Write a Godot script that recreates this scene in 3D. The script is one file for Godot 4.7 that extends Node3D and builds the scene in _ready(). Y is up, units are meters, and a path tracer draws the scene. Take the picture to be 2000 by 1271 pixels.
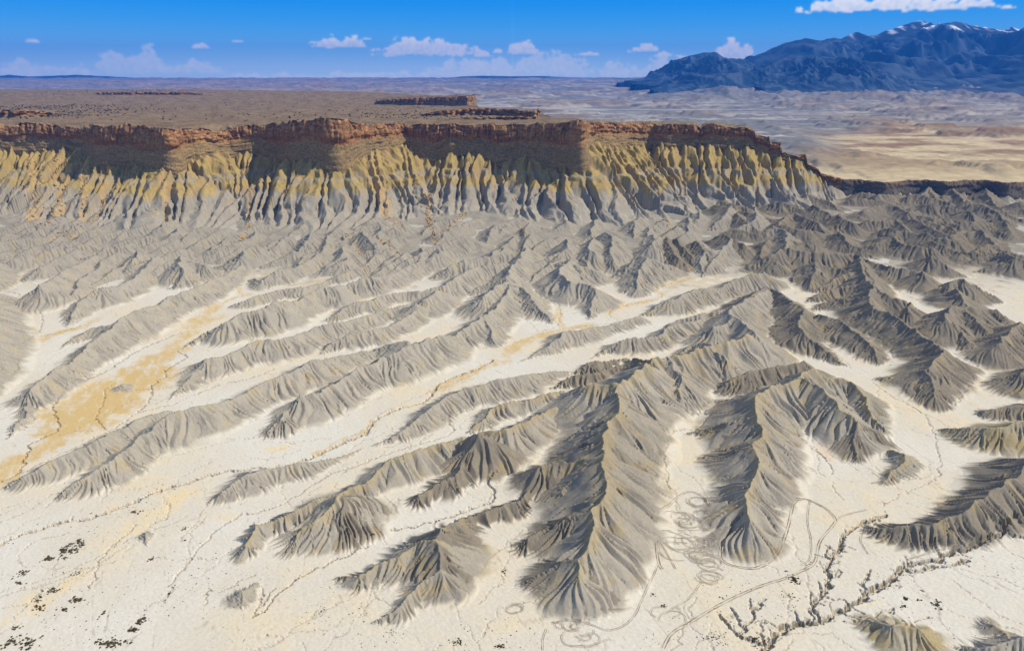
extends Node3D
# Grey shale badlands below a sandstone mesa, seen from the air. Lengths below are in units of S metres; S is applied when vertices are written.

const S := 2.6
const EYE := 150.0
const Z0 := 134.0
const Z1 := 908.0
const NR := 860
const NC := 1230
const CELL := 7.0
const GX := 200
const GZ := 116
const GOX := -700.0
const GOZ := 120.0

# ridge segments
var ax := PackedFloat32Array()
var az := PackedFloat32Array()
var adx := PackedFloat32Array()
var adz := PackedFloat32Array()
var ainv := PackedFloat32Array()
var ah := PackedFloat32Array()
var adh := PackedFloat32Array()
var asx := PackedFloat32Array()
var alen := PackedFloat32Array()
var ag0 := PackedFloat32Array()     # how steeply the crest falls, at both ends of a segment
var ag1 := PackedFloat32Array()
var arid := PackedInt32Array()
var rkind := PackedInt32Array()
var rlam := PackedFloat32Array()
var rwid := PackedFloat32Array()
var rpow := PackedFloat32Array()
var cells: Array = []
# strokes on the valley floor
var bx := PackedFloat32Array()
var bz := PackedFloat32Array()
var bdx := PackedFloat32Array()
var bdz := PackedFloat32Array()
var binv := PackedFloat32Array()
var bs := PackedFloat32Array()
var bid := PackedInt32Array()
var skind := PackedInt32Array()
var swid := PackedFloat32Array()
var sdep := PackedFloat32Array()
var bcells: Array = []

var nz := FastNoiseLite.new()
var nr := FastNoiseLite.new()
var nf := FastNoiseLite.new()
var row_v: Array = []
var row_c: Array = []
var row_n: Array = []
var outline: Array = []     # of the mesa: [x, z, rim height, height of the cliff's foot]
var taken := {}
var M := {}


func _ready():
	nz.noise_type = FastNoiseLite.TYPE_SIMPLEX_SMOOTH
	nz.seed = 11
	nz.frequency = 1.0
	nz.fractal_type = FastNoiseLite.FRACTAL_NONE
	nf.noise_type = FastNoiseLite.TYPE_SIMPLEX
	nf.seed = 23
	nf.frequency = 1.0
	nf.fractal_type = FastNoiseLite.FRACTAL_FBM
	nf.fractal_octaves = 3
	nr.noise_type = FastNoiseLite.TYPE_SIMPLEX
	nr.seed = 5
	nr.frequency = 1.0
	nr.fractal_type = FastNoiseLite.FRACTAL_RIDGED
	nr.fractal_octaves = 3
	make_camera()
	make_sky()
	make_materials()
	lay_ridges()
	lay_strokes()
	build_ground()
	build_mesa()
	build_plain()
	build_mountains()
	build_outcrops()
	build_tracks()
	build_boulders()
	build_plants()
	build_bikes()


# ---------------------------------------------------------------- camera, sky, sun

func make_camera():
	var c := Camera3D.new()
	c.name = "camera"
	c.position = Vector3(0, EYE * S, 0)
	c.rotation = Vector3(deg_to_rad(-18.69), 0, 0)
	c.fov = 48.0
	c.near = 1.0
	c.far = 400000.0
	add_child(c)


const SUN_AZ := 96      # degrees to the right of the view
const SUN_EL := 46

func make_sky():
	var sun := DirectionalLight3D.new()
	sun.name = "sun"
	var a := deg_to_rad(SUN_AZ)
	var e := deg_to_rad(SUN_EL)
	var to := Vector3(sin(a) * cos(e), sin(e), -cos(a) * cos(e))
	sun.look_at_from_position(to * 1000.0, Vector3.ZERO, Vector3.UP)
	sun.light_energy = 1.6
	sun.light_color = Color(1.0, 0.955, 0.875)
	sun.light_angular_distance = 0.5
	sun.shadow_enabled = true
	add_child(sun)
	var env := Environment.new()
	env.background_mode = Environment.BG_SKY
	var m := PanoramaSkyMaterial.new()
	m.panorama = ImageTexture.create_from_image(sky_image())
	var sky := Sky.new()
	sky.sky_material = m
	env.sky = sky
	env.tonemap_mode = Environment.TONE_MAPPER_LINEAR
	env.tonemap_exposure = 1.12
	env.sdfgi_enabled = true
	env.ssao_enabled = true
	env.ssil_enabled = true
	env.fog_enabled = true
	env.fog_density = 0.00003
	env.fog_light_color = Color(0.20, 0.55, 1.0)
	var we := WorldEnvironment.new()
	we.name = "world_environment"
	we.environment = env
	add_child(we)


func sky_image() -> Image:
	var w := 4096
	var h := 2048
	var col := Image.create_empty(1, h, false, Image.FORMAT_RGB8)
	# height above the horizon in degrees -> colour
	var at := [-90.0, -1.0, 0.0, 0.8, 1.6, 2.6, 3.8, 5.3, 9.0, 20.0, 45.0, 90.0]
	var cs := [Color8(150, 140, 125), Color8(190, 205, 225), Color8(215, 238, 255), Color8(196, 229, 254), Color8(160, 212, 252), Color8(116, 194, 250), Color8(70, 172, 246), Color8(26, 152, 242), Color8(40, 134, 214), Color8(66, 126, 188), Color8(78, 118, 166), Color8(78, 110, 150)]
	for y in h:
		var e := 90.0 - (y + 0.5) * 180.0 / h
		var k := 0
		while k < at.size() - 2 and e > at[k + 1]:
			k += 1
		var t: float = clampf((e - at[k]) / (at[k + 1] - at[k]), 0, 1)
		col.set_pixel(0, y, cs[k].lerp(cs[k + 1], t))
	# cumulus added above the frame to whiten the fill light; drawn small and enlarged
	col.resize(1024, h, Image.INTERPOLATE_NEAREST)
	col.resize(1024, 512, Image.INTERPOLATE_BILINEAR)
	for y in 235:
		var e := deg_to_rad(90.0 - (y + 0.5) * 180.0 / 512.0)
		var thin := smoothstep(7.0, 11.0, rad_to_deg(e))
		for x in 1024:
			if thin <= 0.0:
				break
			var a0 := (x + 0.5) / 1024.0 * TAU
			var p := Vector3(cos(a0) * cos(e), 0.0, sin(a0) * cos(e)) / (sin(e) + 0.12)
			var d := nf.get_noise_2d(p.x * 1.3, p.z * 1.3) + 0.35 * nf.get_noise_2d(p.x * 5.0, p.z * 5.0)
			var a := smoothstep(0.08, 0.40, d) * thin
			if a > 0.0:
				col.set_pixel(x, y, col.get_pixel(x, y).lerp(Color(0.86, 0.88, 0.91).lerp(Color.WHITE, smoothstep(0.5, 0.2, d)), a))
	col.resize(w, h, Image.INTERPOLATE_CUBIC)
	# clouds: azimuth (degrees right of the view), foot, half width, height, kind
	var rng := RandomNumberGenerator.new()
	rng.seed = 404
	var cl: Array = []
	cl.append([-26.23, 0.43, 2.30, 1.28, 1.0])
	cl.append([-22.63, 0.41, 2.10, 0.72, 1.0])
	cl.append([-31.22, 0.20, 2.73, 0.75, 1.0])
	cl.append([-19.02, 0.08, 1.44, 0.28, 1.0])
	cl.append([-33.00, 0.13, 1.26, 0.54, 1.0])
	cl.append([-31.56, 2.13, 0.41, 0.20, 0.0])
	cl.append([-21.68, 2.00, 0.49, 0.33, 0.0])
	cl.append([-19.34, 2.36, 0.46, 0.11, 0.0])
	cl.append([-12.26, 2.17, 1.71, 0.63, 0.0])
	cl.append([-14.16, 2.35, 0.41, 0.15, 0.0])
	cl.append([-10.47, 2.63, 0.34, 0.16, 0.0])
	cl.append([-9.86, 1.91, 0.34, 0.24, 0.0])
	cl.append([-5.92, 1.68, 3.49, 1.08, 0.0])
	cl.append([-7.47, 1.99, 1.51, 0.48, 0.0])
	cl.append([-2.22, 1.55, 0.57, 0.32, 0.0])
	cl.append([-2.44, 1.83, 0.34, 0.24, 0.0])
	cl.append([-1.05, 1.76, 0.34, 0.24, 0.0])
	cl.append([0.75, 1.73, 1.18, 0.68, 0.0])
	cl.append([-3.60, 0.12, 3.05, 1.08, 1.0])
	cl.append([-1.33, 0.16, 1.72, 1.18, 1.0])
	cl.append([3.22, 0.30, 3.05, 1.38, 1.0])
	cl.append([5.63, 1.61, 0.84, 0.16, 0.0])
	cl.append([8.11, 0.16, 1.66, 1.11, 1.0])
	cl.append([9.75, 1.87, 0.98, 0.43, 0.0])
	cl.append([11.22, 1.55, 0.64, 0.20, 0.0])
	cl.append([10.68, 0.33, 1.27, 1.10, 1.0])
	cl.append([15.73, 1.32, 1.54, 1.04, 0.0])
	cl.append([12.43, 1.34, 0.41, 0.23, 0.0])
	cl.append([23.98, 4.32, 3.37, 1.01, 0.0])
	cl.append([28.01, 4.21, 1.39, 0.76, 0.0])
	cl.append([30.24, 4.23, 1.03, 0.51, 0.0])
	cl.append([31.93, 4.07, 0.28, 0.13, 0.0])
	cl.append([-11.62, 0.02, 2.43, 0.39, 1.0])
	cl.append([-15.92, 0.01, 2.01, 0.32, 1.0])
	cl.append([-8.30, 0.05, 2.27, 0.39, 1.0])
	for i in 150:     # the same broken cloud carries on round the rest of the horizon
		var az := rng.randf_range(42.0, 318.0)
		var low := rng.randf() < 0.5
		cl.append([az, rng.randf_range(0.1, 0.5) if low else rng.randf_range(1.5, 12.0), rng.randf_range(1.0, 5.0) if low else rng.randf_range(0.4, 2.2), rng.randf_range(0.5, 1.6) if low else rng.randf_range(0.25, 0.9), 1.0 if low else 0.0])
	var px := w / 360.0
	var q := 0
	for c in cl:
		q += 1
		# the panorama's left edge looks down -z
		var cx: float = c[0] * px
		var x0 := int(floor(cx - c[2] * px * 1.25))
		var x1 := int(ceil(cx + c[2] * px * 1.25))
		var yb: float = h * 0.5 - c[1] * px
		var y0 := int(floor(yb - c[3] * px * 1.35))
		var y1 := int(ceil(yb + 3.0))
		for xi in range(x0, x1 + 1):
			for yi in range(maxi(y0, 0), mini(y1, h - 1) + 1):
				var u: float = (xi + 0.5 - cx) / (c[2] * px)
				var v: float = (yb - yi - 0.5) / (c[3] * px)
				var e1 := nf.get_noise_2d(xi * 0.045 + q * 31.7, yi * 0.075)
				var e2 := nf.get_noise_2d(xi * 0.16 + q * 11.1, yi * 0.2 + 50.0)
				var top := sqrt(maxf(0.0, 1.0 - u * u)) * (0.95 + 0.6 * nf.get_noise_2d(xi * 0.035 + q * 5.3, 9.0))
				var d := minf(top - v, (v + 0.12) * 3.0) + e1 * 0.38 + e2 * 0.22
				var a := smoothstep(-0.08, 0.16, d)
				if a <= 0.0:
					continue
				var xw := posmod(xi, w)
				var lit := clampf(0.62 + 0.38 * v + e2 * 0.5 + e1 * 0.2, 0, 1)
				var body := Color(0.80, 0.87, 0.95).lerp(Color(1.0, 0.995, 0.985), lit)
				if c[4] > 0.5:    # far off: faded into the air
					a *= 0.78 * smoothstep(-0.15, 0.35, v + 0.25)
					body = body.lerp(Color(0.94, 0.98, 1.0), 0.3)
				col.set_pixel(xw, yi, col.get_pixel(xw, yi).lerp(body, a))
	return col


func make_materials():
	var grain := noise_texture(1024, 0.03, 4, 0.95, 1.0)
	var bump := NoiseTexture2D.new()
	bump.width = 1024
	bump.height = 1024
	bump.seamless = true
	bump.as_normal_map = true
	bump.bump_strength = 5.0
	var bn := FastNoiseLite.new()
	bn.seed = 77
	bn.frequency = 0.03
	bn.fractal_octaves = 5
	bump.noise = bn
	M.ground = earth(grain, bump, 1.0 / 150.0, 0.012)
	M.rock = earth(noise_texture(1024, 0.02, 5, 0.6, 1.0), bump, 1.0 / 130.0, 1.0)
	M.far = earth(grain, bump, 1.0 / 2600.0, 0.3)
	M.stone = plain_mat(Color(0.52, 0.37, 0.20), 0.9)
	M.stone.albedo_texture = noise_texture(256, 0.03, 4, 0.6, 1.0)
	M.stone.uv1_triplanar = true
	M.stone.uv1_scale = Vector3.ONE * 0.4
	M.leaf = plain_mat(Color(0.075, 0.068, 0.035), 0.9)
	M.leaf.vertex_color_use_as_albedo = true
	M.leaf.albedo_color = Color.WHITE
	M.track = plain_mat(Color.WHITE, 0.95)
	M.track.vertex_color_use_as_albedo = true
	M.tyre = plain_mat(Color(0.015, 0.015, 0.016), 0.8)
	M.dark_metal = plain_mat(Color(0.03, 0.03, 0.032), 0.45)
	M.plastic = plain_mat(Color(0.02, 0.02, 0.025), 0.4)


func noise_texture(n: int, f: float, oct: int, lo: float, hi: float) -> NoiseTexture2D:
	var t := NoiseTexture2D.new()
	t.width = n
	t.height = n
	t.seamless = true
	var g := Gradient.new()
	g.set_color(0, Color(lo, lo, lo))
	g.set_color(1, Color(hi, hi, hi))
	t.color_ramp = g
	var k := FastNoiseLite.new()
	k.seed = int(f * 1000) + oct
	k.frequency = f
	k.fractal_octaves = oct
	t.noise = k
	return t


func plain_mat(linear: Color, rough: float) -> StandardMaterial3D:
	var m := StandardMaterial3D.new()
	m.albedo_color = linear.linear_to_srgb()
	m.roughness = rough
	m.metallic_specular = 0.25
	return m


func earth(tex: Texture2D, nrm: Texture2D, scale: float, strength: float) -> StandardMaterial3D:
	var m := StandardMaterial3D.new()
	m.vertex_color_use_as_albedo = true
	m.albedo_texture = tex
	m.normal_enabled = true
	m.normal_texture = nrm
	m.normal_scale = strength
	m.uv1_triplanar = true
	m.uv1_world_triplanar = true
	m.uv1_scale = Vector3.ONE * scale
	m.roughness = 0.95
	m.metallic_specular = 0.15
	return m


# ---------------------------------------------------------------- names and tags

func numbered(called: String) -> String:
	var n: int = taken.get(called, 0)
	taken[called] = n + 1
	return called if n == 0 else "%s_%03d" % [called, n]


func put(called: String, mesh: Mesh, mat: Material, parent: Node = null) -> MeshInstance3D:
	var o := MeshInstance3D.new()
	o.mesh = mesh
	o.material_override = mat
	o.name = numbered(called) if parent == null else called
	(parent if parent else self).add_child(o, true)
	return o


func structure(o: Node, label := ""):
	o.set_meta("kind", "structure")
	if label:
		o.set_meta("label", label)


func tag(o: Node, label: String, category: String, group := ""):
	o.set_meta("label", label)
	o.set_meta("category", category)
	if group:
		o.set_meta("group", group)


# ---------------------------------------------------------------- ridges and strokes

func rise(z: float) -> float:    # the valley floor climbs towards the mesa
	var t := clampf((z - 450.0) / 400.0, 0, 1)
	return 18.0 * t * t * (3.0 - 2.0 * t)


func ridge(kind: int, p: Array):
	var pts: Array[Vector3] = []
	for i in range(0, p.size(), 3):
		pts.append(Vector3(p[i], p[i + 2], p[i + 1]))
	var top := 0.0
	for q in pts:
		top = maxf(top, q.y)
	var big := smoothstep(8.0, 16.0, top)     # tall ridges stand steeper
	add_ridge(kind, pts, 0.0, lerpf(2.25, 1.72, big), lerpf(1.55, 1.32, big))


func add_ridge(kind: int, pts: Array[Vector3], lam: float, wid: float, pw: float):
	var id := rkind.size()
	var top := 0.0
	for q in pts:
		top = maxf(top, q.y)
	rkind.append(kind)
	rlam.append(lam if lam > 0.0 else clampf(top * 0.27 + 0.9, 1.7, 5.2))
	rwid.append(wid)
	rpow.append(pw)
	var s := id * 53.0
	var first := ax.size()
	var last := pts[0]
	for i in pts.size() - 1:
		var a := pts[maxi(i - 1, 0)]
		var b := pts[i]
		var c := pts[i + 1]
		var d := pts[mini(i + 2, pts.size() - 1)]
		var n := maxi(1, int(round(Vector2(b.x - c.x, b.z - c.z).length() / 4.5)))
		for k in range(1, n + 1):
			var t := float(k) / n
			var q := b.cubic_interpolate(c, a, d, t)
			q.y = lerpf(b.y, c.y, t)
			var l := Vector2(q.x - last.x, q.z - last.z).length()
			if l < 0.05:
				continue
			var at := ax.size()
			ax.append(last.x)
			az.append(last.z)
			adx.append(q.x - last.x)
			adz.append(q.z - last.z)
			ainv.append(1.0 / (l * l))
			ah.append(last.y)
			adh.append(q.y - last.y)
			asx.append(s)
			alen.append(l)
			arid.append(id)
			s += l
			var reach := maxf(last.y, q.y) * wid + 3.0
			bin_in(cells, at, last.x, last.z, q.x, q.z, 150.0 if kind == 3 else reach)
			last = q
	var n := ax.size()
	ag0.resize(n)
	ag1.resize(n)
	for at in range(first, n):
		for end in 2:
			var m := at + end
			var num := 0.0
			var den := 0.001
			for k in range(maxi(first, m - 4), mini(n, m + 4)):
				num += adh[k]
				den += alen[k]
			if end == 0:
				ag0[at] = num / den
			else:
				ag1[at] = num / den


func bin_in(where: Array, at: int, x0: float, z0: float, x1: float, z1: float, reach: float):
	var i0 := clampi(int((minf(x0, x1) - reach - GOX) / CELL), 0, GX - 1)
	var i1 := clampi(int((maxf(x0, x1) + reach - GOX) / CELL), 0, GX - 1)
	var j0 := clampi(int((minf(z0, z1) - reach - GOZ) / CELL), 0, GZ - 1)
	var j1 := clampi(int((maxf(z0, z1) + reach - GOZ) / CELL), 0, GZ - 1)
	var mid := Vector2(x0 + x1, z0 + z1) * 0.5
	var far := reach + CELL * 0.75 + Vector2(x1 - x0, z1 - z0).length() * 0.5
	for j in range(j0, j1 + 1):
		for i in range(i0, i1 + 1):
			var c := Vector2(GOX + (i + 0.5) * CELL, GOZ + (j + 0.5) * CELL)
			if c.distance_squared_to(mid) < far * far:
				where[j * GX + i].append(at)


func stroke(kind: int, wid: float, dep: float, p: Array):
	var id := skind.size()
	skind.append(kind)
	swid.append(wid)
	sdep.append(dep)
	var s := id * 71.0
	var last := Vector2(p[0], p[1])
	var n2 := p.size() / 2
	for i in n2 - 1:
		var b := Vector2(p[2 * i], p[2 * i + 1])
		var c := Vector2(p[2 * i + 2], p[2 * i + 3])
		var a := Vector2(p[2 * maxi(i - 1, 0)], p[2 * maxi(i - 1, 0) + 1])
		var d := Vector2(p[2 * mini(i + 2, n2 - 1)], p[2 * mini(i + 2, n2 - 1) + 1])
		var n := maxi(1, int(round(b.distance_to(c) / 4.0)))
		for k in range(1, n + 1):
			var q := b.cubic_interpolate(c, a, d, float(k) / n)
			var l := q.distance_to(last)
			if l < 0.05:
				continue
			var at := bx.size()
			bx.append(last.x)
			bz.append(last.y)
			bdx.append(q.x - last.x)
			bdz.append(q.y - last.y)
			binv.append(1.0 / (l * l))
			bs.append(s)
			bid.append(id)
			s += l
			bin_in(bcells, at, last.x, last.y, q.x, q.y, wid * (1.7 if kind > 0 else 2.2) + 1.0)
			last = q


func lay_ridges():
	for i in GX * GZ:
		cells.append(PackedInt32Array())
		bcells.append(PackedInt32Array())
	ridge(0, [-222.7, 287, 1, -224, 300.1, 2.7, -227.2, 310.5, 3.5, -236, 323.5, 4.8, -234.1, 326.4, 7.9, -234.7, 347.5, 8.7, -235.9, 368.7, 6.8, -237.6, 387.5, 9.9, -237.4, 410.1, 10.6, -238.6, 420.4, 12, -235.8, 438.8, 12.8, -232.5, 453.4, 10.4, -230.4, 475.2, 10.7, -223.7, 492.8, 11.2, -218.2, 525.1, 9.5, -215.6, 557.2, 6.2, -217.5, 588.5, 3])
	ridge(0, [-264.7, 400.1, 0.2, -260, 421.8, 5, -244.8, 425.1, 8])
	ridge(0, [-282.5, 439.5, 0.2, -290.7, 463.1, 6, -294, 487.8, 8.2, -287.5, 494.9, 10.6, -283, 503.3, 9.7, -280.9, 517.3, 8.5, -281.6, 534.5, 9.1, -284.7, 553.9, 10.2, -287.5, 575.7, 11.1])
	ridge(0, [-321.3, 479.6, 0.2, -327.9, 488.9, 15, -332.4, 510.4, 12, -339.1, 536.3, 11, -340.8, 558.2, 10, -337.9, 581.2, 10])
	ridge(0, [-314.7, 498, 0.2, -311.4, 500.6, 6, -323.4, 531, 7.1, -324.4, 556.3, 6.4, -329.4, 574, 7.9, -327, 590.4, 10])
	ridge(0, [-364.5, 483.7, 14, -308.1, 401.2, 16, -281.8, 356.6, 14, -267.9, 326.2, 9])
	ridge(0, [-409, 561.9, 12, -388.1, 525, 9, -386.1, 513.1, 3])
	ridge(0, [-399.8, 570.6, 1, -392.8, 578.5, 6, -387.1, 590.4, 10, -381, 606.5, 13])
	ridge(0, [-376.2, 539.4, 0.5, -369.1, 554.6, 8, -365, 572.2, 10, -361.7, 594.4, 11])
	ridge(0, [-306.2, 552.4, 2, -301.7, 568.8, 11, -303.5, 580.2, 14])
	ridge(0, [-266.8, 533.2, 1, -256.9, 548.1, 13, -262.2, 565.6, 14])
	ridge(0, [-252.2, 522.3, 2, -248.1, 534.7, 8, -255.7, 546.4, 13])
	ridge(0, [-235.3, 544.2, 1, -240.3, 554.7, 9, -261.4, 565.4, 12])
	ridge(0, [-243.2, 572.2, 0.5, -218.6, 575.8, 10, -221.5, 590.6, 11, -214.6, 602.3, 12])
	ridge(0, [-194.5, 398.8, 0.3, -185, 415.9, 5, -173.4, 419.6, 10.7, -168.9, 431.3, 11.8, -161.1, 437, 12.9, -156, 443.7, 12.9, -151.4, 451.6, 14.4, -142.3, 466.5, 10.3, -136.9, 485.6, 11.1, -125.1, 492.4, 12.3, -120.3, 506.4, 8.5, -111.7, 514.4, 10.8, -103, 518.4, 11.5, -91.3, 532.5, 9.2, -80.7, 554.3, 9.1, -71.8, 571.9, 8])
	ridge(0, [-98.6, 564, 2, -83.9, 570.3, 9, -73.8, 590.4, 10, -59.7, 609.7, 11, -39.4, 634.4, 12])
	ridge(0, [-195.6, 480.7, 0.3, -187.3, 483.5, 4, -179.2, 491.5, 5.6, -166, 507.4, 5.3, -153, 510.6, 5.7, -140.4, 534.9, 2.9, -133.3, 542.9, 5.5, -125.1, 555.6, 5.6, -113.2, 567.6, 5.6, -101.6, 577.3, 4.3, -86.6, 575.4, 8])
	ridge(0, [-205.4, 540.1, 0.3, -198.6, 541.1, 3, -188.3, 528.3, 6, -184, 536.4, 7, -177.9, 544.5, 9.5, -168.2, 560.2, 6.8, -158.9, 584.5, 9.6, -157.7, 601.6, 10, -157.2, 613.6, 11])
	ridge(0, [-152.9, 549, 0.5, -147, 568, 6, -139, 579.2, 9, -141.1, 602, 11])
	ridge(0, [-193, 598, 1, -180.2, 604.4, 7, -176.2, 633.8, 15])
	ridge(0, [-210, 584.7, 2, -205.1, 604.4, 7, -199.1, 633.9, 11])
	ridge(0, [-170.2, 596.9, 1, -159.4, 612.9, 9, -164.1, 638.1, 11])
	ridge(0, [-123.1, 596.7, 0.5, -113.9, 604.4, 7, -133.3, 643.5, 13])
	ridge(0, [-104.7, 588.5, 0.3, -112.6, 606.3, 7, -117.1, 620.7, 9])
	ridge(0, [-125.6, 450.8, 0.3, -115.6, 455.6, 4, -108.1, 473.3, 6.8, -97.6, 477.2, 6.5, -89.5, 491.1, 6.2, -77.2, 499.2, 5.5, -63.1, 502.6, 5.9, -49, 509.7, 8.4, -41.5, 521.7, 10, -29.4, 544.6, 10, -5, 558.2, 10])
	ridge(0, [-61.3, 547.5, 2, -49.9, 554.6, 8, -38.4, 563.5, 10.5, -20.5, 572.9, 10.9, 0, 581.4, 11])
	ridge(0, [-36, 507.3, 1, -18.7, 515.7, 7, -3.7, 516.7, 12, -1, 534.6, 13, 12.6, 587.6, 14])
	ridge(0, [-37.6, 464.8, 1, -20.5, 469.5, 12, -10.7, 490.1, 13, -0.9, 502.4, 13])
	ridge(0, [-111.3, 288.4, 0.3, -103.8, 297.2, 6, -103.6, 308.3, 5.8, -98.9, 312.8, 9.6, -93, 318.8, 9.2, -85.4, 331.3, 9.5, -80.9, 343, 9.8, -73.3, 354.2, 9.9, -62.7, 364.2, 11.8, -56.6, 375, 12.2, -49.5, 380.1, 12.2, -40.2, 393.9, 11.5, -33.8, 404.3, 7.8, -24.7, 418.7, 9.7, -16, 436.6, 10.1, -10, 455.4, 9.7, -0.9, 490.1, 13])
	ridge(0, [-1.8, 496.2, 13, 8, 488.8, 12, 17, 465.6, 7, 28.4, 445.6, 0.3])
	ridge(0, [-16.8, 434.3, 10, -11.5, 412.4, 5, -9, 400.9, 0.3])
	ridge(0, [-170, 329, 0.3, -166.5, 344.4, 4, -165.5, 359.9, 5.1, -165, 364.9, 8.3, -158, 369.6, 7.2, -152.3, 379.1, 7.7, -145.6, 389.2, 9.3, -137.1, 392.3, 9.4, -128.7, 398.3, 8.8, -120.5, 414.7, 7.8, -114.8, 422.7, 8, -104.6, 429.9, 8.1, -97.2, 440, 6.5, -90.6, 448.1, 6.4, -84.1, 458.8, 6.5, -67.1, 470.2, 6.3, -59.2, 470.2, 10, -51.7, 490.8, 10])
	ridge(0, [-110.5, 390.5, 0.3, -104.3, 403.3, 5, -95.6, 409.3, 6.9, -88.9, 413.6, 7, -82, 417.9, 7.2, -74.4, 428.8, 6, -68.6, 437.9, 6.7, -62.8, 456.6, 6.7, -63.7, 458.4, 11])
	ridge(0, [-173.4, 239, 0.3, -168.9, 242.9, 2.9, -164.4, 246.9, 4.9, -159.4, 259.6, 6.7, -157.4, 273.2, 6.4, -154.8, 285.3, 8.1, -151, 292.4, 10.2, -146.1, 296.9, 10.5, -140.7, 303, 9.6, -133.6, 311.7, 7.8, -125.7, 328.9, 7.5, -119, 337.9, 8.8, -115.1, 342.3, 8.8, -111.7, 348.3, 8.4, -105.4, 357.4, 10.1, -94.6, 371.3, 6.9, -86.5, 382, 5.4, -75.9, 390.5, 3, -61.7, 398.9, 3.5, -51.5, 395.6, 7])
	ridge(0, [-81.6, 389.5, 3, -69.4, 392.4, 7, -60.1, 389, 9])
	ridge(0, [-196.4, 246.2, 0.3, -190.8, 250.2, 3.6, -183.8, 258.9, 5.4, -180.5, 263.9, 5.8, -177.3, 270.5, 6.1, -173.9, 275.3, 7.1, -171.3, 284.6, 6, -168.7, 290.2, 5.7, -168.2, 300.5, 4.4, -161.6, 312.4, 2.3])
	ridge(0, [-203.3, 338.5, 0.2, -198.7, 341.8, 3, -197.2, 345.8, 0.2])
	ridge(0, [-114.4, 235.5, 0.3, -109.5, 240, 3, -102.7, 250.3, 5.5, -99.3, 253.3, 4.7, -92.4, 256.8, 4, -84.4, 259.2, 4.2, -78.3, 264.9, 2.7, -69.4, 271.8, 1.5, -62.5, 280.2, 0.3])
	ridge(0, [-60.6, 281.4, 0.3, -53.9, 284.9, 2, -50, 288.9, 2.9, -44, 295.4, 4, -38.4, 307.3, 6, -33.3, 316.2, 5.8, -25, 327.5, 6.1, -16.4, 331.5, 6.7, -6.4, 338.4, 7.6, -0.6, 340.8, 7, 5.9, 344.6, 7.1, 12.6, 351.8, 5.1, 20.2, 357, 4.1, 32.3, 364.6, 1])
	ridge(2, [-19.9, 292.1, 0.3, -13.3, 300, 4, -9.3, 311.1, 4.9, -0.6, 315.8, 5, 9.2, 320.7, 5.4, 18.8, 328.1, 4.5, 29.9, 333.8, 3.3, 34.1, 320.8, 12])
	ridge(1, [32, 360.5, 0.5, 42.6, 366, 6, 56.3, 374.9, 3.4, 66.9, 379.2, 2.2, 70.6, 348.4, 14])
	ridge(1, [19.5, 341.5, 1, 33.1, 349.7, 5, 42.6, 352, 5.1, 50, 358.5, 5.3, 60.2, 363.7, 4.7, 69.7, 346.6, 14])
	ridge(2, [67, 332.9, 18, 57.5, 320.6, 18, 54.8, 312.9, 18, 48.7, 309.1, 18, 47, 300.5, 17, 45.9, 288.3, 17, 42.8, 277.1, 16, 39.6, 272.9, 16, 38.4, 265.4, 16, 35.7, 258.2, 16, 35.2, 247.8, 16, 32.7, 240.4, 16, 32.7, 230.7, 16, 32, 222.9, 15, 30.3, 215.4, 14, 27.7, 213, 13, 27, 204.1, 12.5, 24.7, 197.9, 12, 24.2, 194.3, 11, 20.4, 191.4, 10, 20.5, 185.3, 8.5, 23.2, 184.4, 5.5, 26, 183.8, 2.5, 28.1, 181.7, 0.3])
	ridge(2, [48.7, 309.1, 18, 41.2, 309.9, 17, 35.4, 310, 16, 28.7, 320.5, 8.8, 26.6, 315.9, 6.2, 14.5, 300.9, 7.7, 8.5, 293.1, 8.9, 2.2, 284.9, 9.2, -0.5, 281.3, 9.8, -5.4, 278.9, 9.5, -13.8, 278.9, 7.7, -22.2, 277.6, 6.4, -30.6, 270.1, 7.2, -39.2, 263.1, 8.2, -44.2, 258.4, 8.3, -47.9, 255.9, 8.2, -51.7, 251.4, 6.2, -55.6, 245, 5.5, -59.3, 239.6, 6, -63.9, 234.6, 6.3, -73.5, 228.2, 6, -83, 221.2, 4, -88.8, 218.2, 3.4, -88.9, 207.2, 4, -89.2, 202, 0.3])
	ridge(1, [-38.4, 232.1, 0.3, -34.7, 237.4, 4, -30.9, 241.5, 3.7, -25.9, 245.2, 5.3, -21.4, 251.6, 5.6, -17.9, 260.1, 5.9, -13.3, 267.9, 13])
	ridge(1, [-56.8, 211, 0.3, -58.1, 216.8, 6, -60.3, 225.8, 10])
	ridge(2, [-74.3, 204, 0.3, -73.1, 210, 4, -71.9, 213.8, 5.5, -66.2, 217.6, 7, -61.6, 225.8, 10])
	ridge(1, [33.6, 244.1, 15, 26.6, 249.9, 11, 18.3, 250.7, 10, 11.3, 249.3, 9, 9.1, 245.7, 3.7, 6, 238.3, 3.8, 0, 230.7, 4.6, -4.6, 227.8, 4.5, -14.4, 222.7, 3.9, -23.5, 205.7, 10, -24.8, 202.1, 10, -22.9, 194.2, 8, -22, 189.9, 6, -20.1, 187.5, 0.3])
	ridge(2, [-56.3, 191.7, 0.3, -48, 191.6, 3.5, -42.6, 195.4, 3.8, -36.9, 198.1, 5.1, -31.2, 202.2, 6.6, -25.2, 201.8, 10])
	ridge(0, [-22.2, 189.9, 6, -29, 186.4, 3.5, -33.1, 177.3, 3, -42.1, 172, 0.2])
	ridge(1, [1.3, 208.9, 0.3, 5.6, 210, 4, 11.2, 211.5, 6, 17.2, 212.3, 9, 23.8, 213.8, 11, 28, 213.8, 13])
	ridge(1, [20.4, 191.4, 10, 15.2, 192.3, 7, 8, 190.6, 4, 3.6, 192.3, 0.3])
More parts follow.
